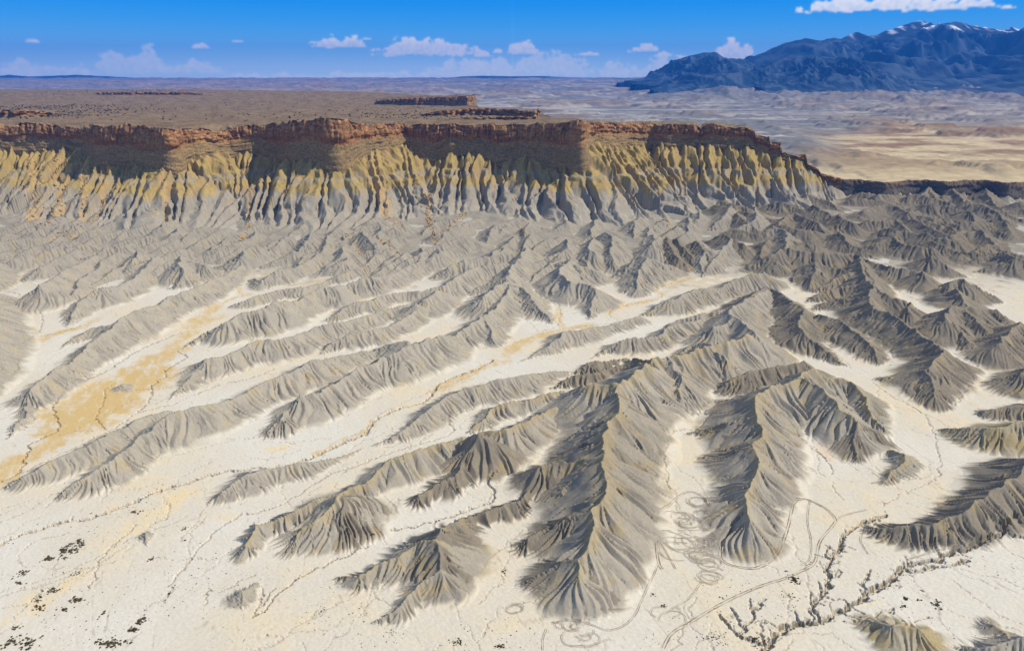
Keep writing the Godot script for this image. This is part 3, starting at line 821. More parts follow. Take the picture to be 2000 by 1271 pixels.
	stroke(0, 0.37, .5, [-18.3, 317.9, -25.9, 312.3, -29.7, 306.8, -26.5, 296.4, -28.9, 291.5, -38.9, 284.3, -53.9, 274, -62.9, 265.4, -73.8, 256.3, -79.7, 245.8, -85.8, 236.8, -93.1, 230.1, -98, 230.7, -102.8, 221.1, -106.2, 208.6, -105.6, 199.1, -107.9, 190.2])
	stroke(0, 0.37, .6, [-75.9, 175.9, -73, 179.8, -73.1, 183.7, -70.6, 189.6, -63.2, 198.4, -57, 203.7, -48.7, 211.4])
	stroke(0, 0.31, .5, [-75.3, 177.6, -76.8, 183.2, -77.1, 189])
	stroke(0, 0.31, .5, [-75.7, 179.8, -75.4, 186.1, -73.6, 189])
	stroke(0, 0.31, .4, [-90.7, 186.1, -87.9, 190.2, -81.8, 194.6])
	stroke(0, 0.31, .4, [-92.6, 182, -95.3, 186.6, -93.4, 187.8])
	stroke(0, 0.31, .4, [-131.6, 189.6, -133.5, 197.8, -135.6, 202.4, -135.6, 211.4, -133.4, 217.3, -133.3, 222.7])
	stroke(0, 0.31, .4, [-127, 222.7, -124.7, 226.6, -126.1, 234.1, -128.7, 236.7])
	stroke(0, 0.31, .4, [11.6, 531.6, 16, 516.3, 25.4, 495.8, 32.7, 481.6, 28.7, 443.9, 16, 431.4])
	stroke(0, 0.31, .4, [77.1, 553.8, 81.6, 542.6])
	stroke(0, 0.31, .4, [0, 408.3, 15.8, 426.6, 36.5, 438.8, 49.2, 443.9, 68.3, 451.7, 65.3, 467.8, 80.3, 487.2, 105.3, 501.6, 109, 516.3, 106.4, 522.4, 123.8, 537.8, 145.1, 553.8, 141.9, 570.4, 135.8, 580.7])
	stroke(0, 0.31, .4, [5.9, 459.7, 12.4, 446.5, 16, 431.4])
	stroke(0, 0.31, .4, [283, 522.4, 286.8, 507.4, 286.9, 490])
	stroke(0, 0.31, .4, [367.1, 598.4, 362.2, 560.4, 354.1, 528.5, 359.6, 492.9])
	stroke(0, 0.31, .4, [216.9, 426.6, 219.8, 412.7, 217.7, 391.3, 208.5, 375.5])
	stroke(0, 0.31, .4, [158.3, 417.3, 157.6, 391.3])
	stroke(0, 0.31, .4, [186.3, 417.3, 186.6, 397.5, 185.7, 371.7])
	stroke(0, 0.31, .4, [254.1, 415, 253.9, 399.6, 255.4, 389.2, 256.1, 373.6, 252, 364.4])
	stroke(0, 0.37, .4, [187.6, 350.4, 189, 334.2, 193.3, 319.3, 193.7, 310.9, 187.3, 291.5, 177.4, 268.6, 170.6, 258.2])
	stroke(0, 0.31, .4, [246.3, 357.3, 225.4, 334.2, 213.8, 320.8])
	stroke(0, 0.37, .5, [124, 300.3, 125.7, 289, 129.1, 276.2, 130.5, 266.5, 128.1, 258.2])
	stroke(0, 0.25, .3, [125.7, 252.4, 123.7, 239.5])
	stroke(0, 0.25, .3, [137.5, 235.1, 148.6, 243, 162.3, 250.4, 172.2, 259.2])
	stroke(5, 2.8, 0.0, [-91.3, 789.1, -84.3, 730.5, -78.9, 694, -72.2, 672.4, -69.2, 647.9])
	stroke(5, 2.8, 0.0, [-49.9, 760, -54.6, 710.9, -63.5, 682.7, -69.2, 647.9])
	stroke(5, 7.2, 0.0, [-544.5, 846.8, -500.6, 766.7, -472, 702.2])
	stroke(5, 6.4, 0.0, [-522.4, 853.9, -479.3, 781.2, -447.4, 702.2, -441.8, 672.4])
	stroke(5, 4.8, 0.0, [-486.4, 835.6, -445, 766.7, -420.4, 702.2, -416.5, 654.3])
	stroke(5, 3.2, 0.0, [-436, 797.3, -416.8, 741.5, -405.5, 686.4, -404.9, 654.3])
	stroke(5, 3.2, 0.0, [-374.3, 781.2, -350.9, 741.5, -328.3, 686.4])
	stroke(5, 2.4, 0.0, [-297.6, 835.6, -267.6, 741.5, -253, 686.4, -240.8, 637.3])
	stroke(5, 2, 0.0, [-152.8, 663, -122.3, 592.4])
	stroke(5, 2, 0.0, [-132.1, 666, -114.3, 641.5, -91.7, 592.4])
	stroke(5, 1.8, 0.0, [9.6, 679.2, 15, 660, 17.7, 654.3])
	stroke(5, 2.4, 0.0, [145.6, 720.3, 151.7, 698, 156.2, 682.7])
	stroke(5, 7.2, 0.0, [-160.2, 835.6, -137.7, 766.7, -120.5, 720.3])
	var rng := RandomNumberGenerator.new()
	rng.seed = 808
	# short gullies cut back from the banks of the deep washes
	var n := bx.size()
	for k in n:
		var id := bid[k]
		if skind[id] != 0 or sdep[id] < 0.62 or bz[k] > 300.0:
			continue
		for m in (2 if sdep[id] > 1.0 else 1):
			if rng.randf() > (0.75 if sdep[id] > 1.0 else 0.5):
				continue
			var flow := Vector2(bdx[k], bdz[k]).normalized()
			var a := rng.randf_range(0.5, 1.2) * (1.0 if rng.randf() < 0.5 else -1.0)
			var dir := flow.rotated(a)
			var p := Vector2(bx[k], bz[k]) + flow * rng.randf() * 3.0
			var l := rng.randf_range(1.2, 4.5) * (1.25 if sdep[id] > 1.0 else 0.7)
			var line: Array = []
			for i in 4:
				line.append(p.x)
				line.append(p.y)
				p += dir * l / 3.0
				dir = dir.rotated(rng.randfn(0, 0.3))
			stroke(0, rng.randf_range(0.28, 0.42), rng.randf_range(0.3, 0.6), line)
	# faint drainage threads wandering over the flats
	for i in 170:
		var p := Vector2(rng.randf_range(-190, 190), rng.randf_range(150, 360))
		var dir := Vector2(-0.57, -0.82).rotated(rng.randfn(0, 0.25)) if p.x < 60.0 else Vector2(0.15, -1.0).rotated(rng.randfn(0, 0.5))
		var line: Array = []
		for k in rng.randi_range(5, 12):
			line.append(p.x)
			line.append(p.y)
			p += dir * rng.randf_range(3.0, 6.0)
			dir = dir.rotated(rng.randfn(0, 0.3))
		stroke(0, rng.randf_range(0.2, 0.32), rng.randf_range(0.14, 0.24), line)


# height of one ridge's flank at a place; flat maths only, run in threads
func flank(k: int, t: float, d: float, side: float, px: float, pz: float) -> float:
	var id := arid[k]
	var h := ah[k] + adh[k] * t
	var s := asx[k] + alen[k] * t
	var w := h * rwid[id]
	var lam := rlam[id]
	var kind := rkind[id]
	if kind == 3 and side < 0.0:
		return h - 2.0 if d < 160.0 else 0.0
	var q := d / w
	if q >= 1.0:
		return 0.0
	h *= 1.0 + 0.07 * nz.get_noise_2d(s * 0.16, 3.0)
	var base := h * pow(1.0 - q, rpow[id])
	# rills follow the line of fall, which leans along a crest that drops
	var ss := s + side * 400.0
	if kind == 3:      # the apron's ribs run straight down towards the flats, round its corners too
		ss = 0.25 * s + 0.8 * px + 0.12 * pz
	var calm := 1.0
	if kind != 3:
		var over := ((px - ax[k]) * adx[k] + (pz - az[k]) * adz[k]) / alen[k] - alen[k] * t
		var lateral := sqrt(maxf(d * d - over * over, 0.0))
		ss += clampf(lerpf(ag0[k], ag1[k], t), -0.7, 0.7) * rwid[id] * lateral + atan2(over, lateral + 0.001) * 1.7 * lam
		calm = 1.0 - 0.45 * smoothstep(0.2, 0.9, over / (d + 0.01))
	var u := ss / lam + (0.85 if kind == 3 else 0.7) * nz.get_noise_2d(ss * 0.45 / lam, d * 0.18 / lam) + 0.08 * d / lam * nz.get_noise_2d(ss * 0.2 / lam, 40.0)
	var cell := floorf(u + 0.5)
	var du := absf(u - cell)          # 0 on a spur, 0.5 in a gully
	var hash := sin(cell * 12.9898 + id * 4.137) * 43758.5453
	hash = hash - floorf(hash)
	var env := sqrt(q) * pow(1.0 - q, 1.15) * 2.1
	env *= calm
	if kind == 3:
		env = sqrt(q + 0.06) * (1.0 - q * q) * 1.5
	var amp := lam * (0.40 + 0.55 * hash if kind == 3 else 0.32 + 0.46 * hash) * env
	var v := du * 2.0
	var y := base - amp * v
	if kind == 3:     # wider buttresses under the fins
		var ub := ss / 33.0 + 0.8 * nz.get_noise_2d(ss * 0.012, 77.0)
		y -= 7.0 * env * absf(ub - floorf(ub) - 0.5) * 2.0
	# rills run slantwise off each spur into its gully
	var wave := (du * lam - d * 0.40) / (lam * (0.30 if kind == 3 else 0.36)) + hash * 3.0 + 0.5 * nz.get_noise_2d(ss * 0.8 / lam, d * 0.4 / lam + 7.0)
	var w2 := absf(wave - floorf(wave) - 0.5) * 2.0
	y -= lam * (0.15 if kind == 3 else 0.06) * env * w2 * (0.5 + 0.5 * v)
	var k3 := lam * 0.17
	var seen := clampf(k3 / (0.0042 * pz) - 0.5, 0.0, 1.0)
	if seen > 0.0:
		var wave3 := ss / k3 + 0.9 * v + 0.6 * nz.get_noise_2d(ss * 1.1 / lam, d * 0.5 / lam + 30.0)
		y -= seen * lam * 0.028 * env * absf(wave3 - floorf(wave3) - 0.5) * 2.0
	return maxf(y, 0.0)


const PALE := Color(0.56, 0.52, 0.432)
const SHALE := Color(0.325, 0.298, 0.245)
const DARK := Color(0.215, 0.19, 0.148)
const OLIVE := Color(0.325, 0.245, 0.092)
const OCHRE := Color(0.53, 0.385, 0.17)
const CREAM := Color(0.64, 0.53, 0.33)
const PINK := Color(0.60, 0.48, 0.345)

# colour in rgb, height in alpha
func eval(x: float, z: float) -> Color:
	var px := x + 1.3 * nz.get_noise_2d(x * 0.075, z * 0.075)
	var pz := z + 1.3 * nz.get_noise_2d(x * 0.075 + 91.0, z * 0.075)
	var ci := clampi(int((px - GOX) / CELL), 0, GX - 1)
	var cj := clampi(int((pz - GOZ) / CELL), 0, GZ - 1)
	var list: PackedInt32Array = cells[cj * GX + ci]
	var b1 := 0.0
	var b2 := 0.0
	var i1 := -1
	var i2 := -1
	var k1 := -1
	var k2 := -1
	var t1 := 0.0
	var t2 := 0.0
	var d1 := 0.0
	var d2 := 0.0
	var k3 := -1
	var t3 := 0.0
	var d3 := 1.0e9
	for k in list:
		var ux := adx[k]
		var uz := adz[k]
		var ex := px - ax[k]
		var ez := pz - az[k]
		var t := clampf((ex * ux + ez * uz) * ainv[k], 0.0, 1.0)
		ex -= ux * t
		ez -= uz * t
		var h := ah[k] + adh[k] * t
		var dd := ex * ex + ez * ez
		var id := arid[k]
		var w := h * rwid[id]
		if rkind[id] == 3:
			if dd < d3:
				d3 = dd
				k3 = k
				t3 = t
			continue
		if dd >= w * w:
			continue
		var d := sqrt(dd)
		var hc := h - d / rwid[id]
		if hc <= 0.0:
			continue
		if id == i1:
			if hc > b1:
				b1 = hc
				k1 = k
				t1 = t
				d1 = d
		elif hc > b1:
			b2 = b1
			i2 = i1
			k2 = k1
			t2 = t1
			d2 = d1
			b1 = hc
			i1 = id
			k1 = k
			t1 = t
			d1 = d
		elif id == i2:
			if hc > b2:
				b2 = hc
				k2 = k
				t2 = t
				d2 = d
		elif hc > b2:
			b2 = hc
			i2 = id
			k2 = k
			t2 = t
			d2 = d
	var y := 0.0
	var kk := -1
	var q := 1.0
	var top := 1.0
	if k1 >= 0:
		var side := -1.0 if adx[k1] * (pz - az[k1]) - adz[k1] * (px - ax[k1]) > 0.0 else 1.0
		y = flank(k1, t1, d1, side, px, pz)
		kk = i1
		top = ah[k1] + adh[k1] * t1
		q = d1 / (top * rwid[i1])
	if k2 >= 0:
		var side := -1.0 if adx[k2] * (pz - az[k2]) - adz[k2] * (px - ax[k2]) > 0.0 else 1.0
		var y2 := flank(k2, t2, d2, side, px, pz)
		if y2 > y:
			y = y2
			kk = i2
			top = ah[k2] + adh[k2] * t2
			q = d2 / (top * rwid[i2])
	if k3 >= 0:
		var side := -1.0 if adx[k3] * (pz - az[k3]) - adz[k3] * (px - ax[k3]) > 0.0 else 1.0
		var y3 := flank(k3, t3, sqrt(d3), side, px, pz)
		if y3 > y:
			y = y3
			kk = arid[k3]
			top = ah[k3] + adh[k3] * t3
			q = sqrt(d3) / (top * rwid[kk])
	var far := smoothstep(500.0, 640.0, z)
	if far > 0.0:     # low ground between the traced ridges near the mesa is gullied too
		var g := nr.get_noise_2d(x * 0.012 + 4.0, z * 0.012)
		var bg := far * (0.6 + 1.6 * g)
		if bg > y:
			y = bg
			if kk < 0:
				kk = 0
			q = 0.6
			top = maxf(bg, 5.0)
	var floor_y := rise(z)
	var wide := nz.get_noise_2d(x * 0.012, z * 0.012)
	var mott := nf.get_noise_2d(x * 0.05, z * 0.05)
	var fine := nf.get_noise_2d(x * 0.6, z * 0.6)
	var kind := 0
	if kk >= 0:
		kind = rkind[kk]
	var col := PALE
	# floor: faint rill marks and stains
	col = col.lerp(CREAM, clampf(0.02 + 0.4 * wide + 0.35 * mott, 0.0, 0.45))
	col = col.lerp(Color(0.60, 0.58, 0.52), clampf(-0.8 * wide + 0.3 * mott, 0.0, 0.6))
	var grit := nf.get_noise_2d(x * 1.9, z * 1.9)
	col = col * (1.0 + 0.05 * fine + 0.025 * grit)
	var thread := nr.get_noise_2d(x * 0.11 + 0.03 * z, z * 0.035 + 0.02 * x)
	col = col.lerp(Color(0.34, 0.285, 0.21), smoothstep(0.55, 0.9, thread) * clampf(0.3 + mott, 0.0, 0.6))
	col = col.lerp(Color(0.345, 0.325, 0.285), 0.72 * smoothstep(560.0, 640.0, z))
	var cut := 0.0
	# strokes
	var bl: PackedInt32Array = bcells[cj * GX + ci]
	var rubble := 0.0
	if bl.size() > 0 and (y < 3.0 or kind == 3):
		var sx := x + 0.9 * nz.get_noise_2d(x * 0.16, z * 0.16) + 0.35 * nz.get_noise_2d(x * 0.6, z * 0.6)
		var sz := z + 0.9 * nz.get_noise_2d(x * 0.16 + 33.0, z * 0.16) + 0.35 * nz.get_noise_2d(x * 0.6 + 12.0, z * 0.6)
		var best := 9.0
		var chan := -1
		var cs := 0.0
		for k in bl:
			var ux := bdx[k]
			var uz := bdz[k]
			var ex := sx - bx[k]
			var ez := sz - bz[k]
			var t := clampf((ex * ux + ez * uz) * binv[k], 0.0, 1.0)
			ex -= ux * t
			ez -= uz * t
			var id := bid[k]
			var w := swid[id]
			var d := sqrt(ex * ex + ez * ez) / w
			if skind[id] == 5:
				rubble = maxf(rubble, smoothstep(1.3, 0.4, d + 0.8 * mott) * (0.6 + 0.6 * fine))
			elif skind[id] == 0:
				if d < best:
					best = d
					chan = id
					cs = bs[k] + t / sqrt(binv[k])
			elif d < 1.6:
				var tone := OCHRE if skind[id] == 1 else (CREAM if skind[id] == 2 else PINK)
				var a := smoothstep(1.25, 0.45, d + 0.55 * mott + 0.25 * nz.get_noise_2d(x * 0.22, z * 0.35)) * (0.55 + 0.45 * nf.get_noise_2d(x * 0.17 + 0.08 * z, z * 0.05 - x * 0.04 + 8.0) * 1.4) * smoothstep(2.0, 0.6, y)
				col = col.lerp(tone, clampf(a * (0.62 + 0.5 * fine), 0, 1))
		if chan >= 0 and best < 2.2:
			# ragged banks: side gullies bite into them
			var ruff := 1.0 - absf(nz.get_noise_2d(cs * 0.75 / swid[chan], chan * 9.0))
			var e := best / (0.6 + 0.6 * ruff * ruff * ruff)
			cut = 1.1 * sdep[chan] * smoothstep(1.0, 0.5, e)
			var soil_shade := smoothstep(1.05, 0.85, e)  # dark bank soil, with the shadow of the cutbank painted into its colour
			col = col.lerp(Color(0.135, 0.108, 0.07), soil_shade * smoothstep(0.25, 0.5, e) * (0.85 if sdep[chan] > 0.6 else (0.6 if sdep[chan] > 0.26 else 0.42)))
			col = col.lerp(Color(0.50, 0.435, 0.33), smoothstep(0.5, 0.3, e) * 0.8 * smoothstep(0.6, 1.0, swid[chan]))
	if y > 0.0:
		var rock := SHALE
		if kind == 1:
			rock = DARK
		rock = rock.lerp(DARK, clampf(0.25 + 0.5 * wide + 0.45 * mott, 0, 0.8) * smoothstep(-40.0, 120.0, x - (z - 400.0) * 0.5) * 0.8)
		if kind == 2:
			rock = rock.lerp(OLIVE * 1.05, smoothstep(0.22, 0.0, q + 0.15 * mott) * 0.40)
		if kind == 4:
			rock = Color(0.34, 0.28, 0.16).lerp(rock, clampf(0.4 + mott, 0, 0.8))
		rock = rock.lerp(OLIVE, clampf(mott * 0.9 - 0.32, 0, 0.35))
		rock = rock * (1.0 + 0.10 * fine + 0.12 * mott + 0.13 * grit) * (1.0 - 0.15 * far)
		if kind == 3:
			var yy := y + floor_y + 5.0 * mott + 3.0 * wide
			var band := 0.5 + 0.5 * sin(yy * 0.9 + 2.0 * mott)
			var up := smoothstep(36.0, 43.0, yy) * (1.0 - 0.75 * smoothstep(47.0, 49.0, yy) * smoothstep(54.0, 52.0, yy))
			rock = SHALE * 0.92
			rock = rock * (1.0 - 0.12 * band * smoothstep(22.0, 30.0, yy))
			rock = rock.lerp(OLIVE * (0.92 + 0.16 * band), up)
			rock = rock.lerp(Color(0.33, 0.235, 0.12), clampf(nf.get_noise_2d(x * 0.09, z * 0.03 + 60.0) * 2.2 - 0.35, 0, 0.8) * smoothstep(18.0, 40.0, yy))
			rock = rock * (1.0 + 0.14 * fine + 0.10 * mott + 0.14 * grit)
			# two hard beds stand out as ledges
			var bedded := y
			var on := smoothstep(-0.25, 0.25, nz.get_noise_2d(x * 0.035, 5.0))
			bedded = ledge(bedded, 40.0 + 1.2 * wide, 6.0, 0.85)
			bedded = ledge(bedded, 33.0, 4.0, 0.8 * on)
			bedded = ledge(bedded, 14.0 + 2.0 * wide, 6.5, 0.9 * smoothstep(-0.3, 0.2, nz.get_noise_2d(x * 0.02 + 8.0, 1.0)))
			y = bedded
		rock = rock.lerp(Color(0.40, 0.275, 0.12) * (1.0 + 0.35 * fine), clampf(rubble, 0, 0.9))
		var rim := clampf(y / maxf(top, 2.5), 0, 1)
		var cover := smoothstep(0.01, 0.14, rim + 0.07 * mott + 0.02 * fine)
		if kind == 3:
			cover = smoothstep(0.0, 0.06, rim)
		if far > 0.0:
			cover = maxf(cover, far * 0.94)
		var warm := Color(0.46, 0.40, 0.29)
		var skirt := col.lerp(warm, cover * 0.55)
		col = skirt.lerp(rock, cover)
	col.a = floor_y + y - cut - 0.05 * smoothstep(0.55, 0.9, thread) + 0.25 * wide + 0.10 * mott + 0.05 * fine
	return col


func ledge(y: float, at: float, drop: float, on: float) -> float:
	if y <= at - drop or y >= at:
		return y
	var t := (y - at + drop) / drop
	var k := t * 0.30 / 0.80 if t < 0.80 else 0.30 + (t - 0.80) * 0.70 / 0.20
	return lerpf(y, at - drop + k * drop, on)


func half_width(z: float) -> float:
	return 0.70 * 1.05 * (z * 0.947 + EYE * 0.32) + 14.0


func ground_row(j: int):
	# coarse rows at the near side, below the frame; coarse columns beyond its sides
	var z := Z0 * pow(Z1 / Z0, float(j - 16) / (NR - 17)) if j >= 16 else lerpf(-60.0, Z0, j / 16.0)
	var w := half_width(maxf(z, Z0))
	var v := PackedVector3Array()
	var c := PackedColorArray()
	v.resize(NC)
	c.resize(NC)
	for i in NC:
		var x := w * (2.0 * (i - 24) / (NC - 49) - 1.0)
		if i < 24:
			x = -w - 1400.0 * pow((24 - i) / 24.0, 2.0)
		elif i > NC - 25:
			x = w + 1400.0 * pow((i - NC + 25) / 24.0, 2.0)
		var e := eval(x, z)
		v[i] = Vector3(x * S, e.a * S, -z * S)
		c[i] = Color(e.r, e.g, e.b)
	row_v[j] = v
	row_c[j] = c


func normal_row(j: int):
	var a: PackedVector3Array = row_v[maxi(j - 1, 0)]
	var b: PackedVector3Array = row_v[mini(j + 1, row_v.size() - 1)]
	var m: PackedVector3Array = row_v[j]
	var n := m.size()
	var out := PackedVector3Array()
	out.resize(n)
	for i in n:
		var across := m[mini(i + 1, n - 1)] - m[maxi(i - 1, 0)]
		out[i] = across.cross(b[i] - a[i]).normalized()
	row_n[j] = out


# a sheet from rows of points (each from left to right, rows going away from the eye)
func sheet(rows: Array, colors: Array) -> ArrayMesh:
	row_v = rows
	row_c = colors
	row_n.clear()
	row_n.resize(rows.size())
	var g := WorkerThreadPool.add_group_task(normal_row, rows.size())
	WorkerThreadPool.wait_for_group_task_completion(g)
	var v := PackedVector3Array()
	var n := PackedVector3Array()
	var c := PackedColorArray()
	for j in rows.size():
		v.append_array(rows[j])
		n.append_array(row_n[j])
		c.append_array(colors[j])
	var nr_: int = rows.size()
	var nc: int = rows[0].size()
	var ix := PackedInt32Array()
	ix.resize((nr_ - 1) * (nc - 1) * 6)
	var k := 0
	for j in nr_ - 1:
		var p := j * nc
		for i in nc - 1:
			ix[k] = p
			ix[k + 1] = p + nc
			ix[k + 2] = p + 1
			ix[k + 3] = p + 1
			ix[k + 4] = p + nc
			ix[k + 5] = p + nc + 1
			k += 6
			p += 1
	var arr := []
	arr.resize(Mesh.ARRAY_MAX)
	arr[Mesh.ARRAY_VERTEX] = v
	arr[Mesh.ARRAY_NORMAL] = n
	arr[Mesh.ARRAY_COLOR] = c
	arr[Mesh.ARRAY_INDEX] = ix
	var m := ArrayMesh.new()
	m.add_surface_from_arrays(Mesh.PRIMITIVE_TRIANGLES, arr)
	return m


func build_ground():
	row_v.resize(NR)
	row_c.resize(NR)
	var t0 := Time.get_ticks_msec()
	var g := WorkerThreadPool.add_group_task(ground_row, NR)
	WorkerThreadPool.wait_for_group_task_completion(g)
	print("ground rows ", Time.get_ticks_msec() - t0)
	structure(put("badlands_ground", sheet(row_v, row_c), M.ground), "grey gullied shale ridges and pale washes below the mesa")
	print("ground mesh ", Time.get_ticks_msec() - t0)


# ---------------------------------------------------------------- mesa

# the outline, smoothed and cut to even steps: Array of [x, z, rim, foot, s]
func outline_steps(step: float) -> Array:
	var out: Array = []
	var s := 0.0
	for i in outline.size() - 1:
		var a: Array = outline[maxi(i - 1, 0)]
		var b: Array = outline[i]
		var c: Array = outline[i + 1]
		var d: Array = outline[mini(i + 2, outline.size() - 1)]
		var B := Vector2(b[0], b[1])
		var C := Vector2(c[0], c[1])
		var l := B.distance_to(C)
		var n := maxi(1, int(round(l / step)))
		for k in n:
			var t := float(k) / n
			var q := B.cubic_interpolate(C, Vector2(a[0], a[1]), Vector2(d[0], d[1]), t)
			out.append([q.x, q.y, lerpf(b[2], c[2], t), lerpf(b[3], c[3], t), s + l * t])
		s += l
	return out


func rim_height(s: float, rim: float) -> float:
	if rim < 60.0:
		return rim + 0.6 * nz.get_noise_2d(s * 0.1, 7.0)
	var block := nz.get_noise_2d(floorf(s / 6.0 + 1.5 * nz.get_noise_2d(s * 0.07, 2.0)) * 5.1, 3.0)
	return rim + 1.5 * block + 1.6 * nz.get_noise_2d(s * 0.035, 17.0) + 0.5 * nz.get_noise_2d(s * 0.5, 1.0)


# a wall of bedded rock; p: Array of [x, z, top, foot, s]; low: share of height that is the soft grey bed below
func cliff(p: Array, k_rows: int, rough: float, red: float) -> ArrayMesh:
	var rows: Array = []
	var cols: Array = []
	var n := p.size()
	for k in k_rows + 1:
		var v := PackedVector3Array()
		var c := PackedColorArray()
		v.resize(n)
		c.resize(n)
		var f := float(k) / k_rows
		for i in n:
			var a: Array = p[maxi(i - 2, 0)]
			var b: Array = p[mini(i + 2, n - 1)]
			var o: Array = p[i]
			var dir := Vector2(b[0] - a[0], b[1] - a[1]).normalized()
			var outw := Vector2(dir.y, -dir.x)
			var s: float = o[4]
			var tall: float = o[2] - o[3]
			var foot: float = o[3] - 0.25 * tall - 3.0
			var y: float = lerpf(foot, o[2], f)
			var g: float = (y - o[3]) / maxf(tall, 0.1)      # 0 at the foot, 1 at the rim
			var gg := g + 0.035 * nz.get_noise_2d(s * 0.03, 50.0)
			# cracks, buttresses and alcoves
			var hard := smoothstep(0.50, 0.58, gg)
			var crack := 1.0 - absf(nz.get_noise_2d(s * 0.085 + 3.0 * nz.get_noise_2d(s * 0.02, 8.0), g * 0.5))
			var crack2 := 1.0 - absf(nz.get_noise_2d(s * 0.30, g * 0.9 + 4.0))
			var off := (1.0 - g) * 0.13 * tall
			off -= rough * (2.6 * pow(crack, 6.0) * (0.35 + 0.65 * hard) + 0.9 * pow(crack2, 4.0) * (0.3 + hard))
			off += rough * (1.9 * nz.get_noise_2d(s * 0.045, 60.0 + floorf(gg * 4.0) * 3.0) + 1.0 * nz.get_noise_2d(s * 0.16, gg * 3.0 + 20.0) * hard)
			# beds: thin partings cut back between thick ones
			var bed := gg * 9.0 + 0.4 * nz.get_noise_2d(s * 0.02, 30.0)
			var part := absf(bed - floorf(bed) - 0.5) * 2.0
			off += rough * (0.55 * nz.get_noise_2d(floorf(bed) * 9.7, 5.0) - 0.8 * smoothstep(0.75, 1.0, part))
			off += rough * 1.4 * smoothstep(0.52, 0.60, gg) - rough * 1.2 * smoothstep(0.86, 1.0, gg)
			off += rough * 0.45 * nf.get_noise_2d(s * 0.9, y * 0.9)
			v[i] = Vector3((o[0] + outw.x * off) * S, y * S, -(o[1] + outw.y * off) * S)
			var mott := nf.get_noise_2d(s * 0.12, y * 0.25)
			var tone := nz.get_noise_2d(floorf(bed) * 3.3, s * 0.015)
			var low := Color(0.43, 0.30, 0.14).lerp(Color(0.32, 0.235, 0.13), 0.5 + 0.5 * tone)
			var mid := Color(0.48, 0.28, 0.12).lerp(Color(0.40, 0.195, 0.085), 0.5 + 0.9 * tone)
			var capc := Color(0.37, 0.165, 0.075).lerp(Color(0.55, 0.34, 0.16), clampf(0.35 + 1.1 * mott, 0, 1))
			if red < 0.5:
				low = Color(0.20, 0.18, 0.15).lerp(Color(0.155, 0.145, 0.13), 0.5 + 0.5 * tone)
			var col := low.lerp(mid, smoothstep(0.34, 0.46, gg + 0.04 * mott) * red)
			col = col.lerp(capc, smoothstep(0.70, 0.82, gg + 0.10 * mott) * red)
			# dark varnish runs down from the rim
			var streak := smoothstep(0.15, 0.6, nz.get_noise_2d(s * 0.55, g * 0.5 + 33.0)) * smoothstep(0.25, 0.7, g)
			col = col.lerp(Color(0.13, 0.07, 0.05), streak * 0.55 * red)
			col = col.lerp(Color(0.50, 0.36, 0.21), smoothstep(0.94, 1.0, g + 0.05 * mott) * 0.6)
			col = col * (1.0 + 0.22 * mott + 0.12 * nf.get_noise_2d(s * 1.3, y * 1.6))
			col.a = 1.0
			c[i] = col
		rows.append(v)
		cols.append(c)
	return sheet(rows, cols)


const BACK := [[-700.0, 2900.0], [400.0, 2900.0], [640.0, 2600.0], [740.0, 2400.0], [915.0, 2080.0], [940.0, 1480.0], [1045.0, 1330.0], [1075.0, 1080.0], [1138.0, 1000.0], [1150.0, 930.0], [1390.0, 915.0], [1470.0, 880.0], [1500.0, 850.0], [2000.0, 850.0]]

func plateau_back(u: float) -> float:
	for i in BACK.size() - 1:
		if u < BACK[i + 1][0]:
			return lerpf(BACK[i][1], BACK[i + 1][1], clampf((u - BACK[i][0]) / (BACK[i + 1][0] - BACK[i][0]), 0, 1))
	return 850.0


func plateau_top(z: float) -> float:
	if z < 1040.0:
		return lerpf(100.5, 98.0, (z - 880.0) / 160.0)
	if z < 1380.0:
		return lerpf(98.0, 94.5, (z - 1040.0) / 340.0)
	if z < 1750.0:
		return lerpf(94.5, 92.0, (z - 1380.0) / 370.0)
	return lerpf(92.0, 109.0, smoothstep(1750.0, 2500.0, z))


func swell(x: float, z: float) -> float:
	return 0.5 * nf.get_noise_2d(x * 0.11, z * 0.11) + 0.7 * nr.get_noise_2d(x * 0.014, z * 0.010) + 0.9 * nz.get_noise_2d(x * 0.02, z * 0.02)


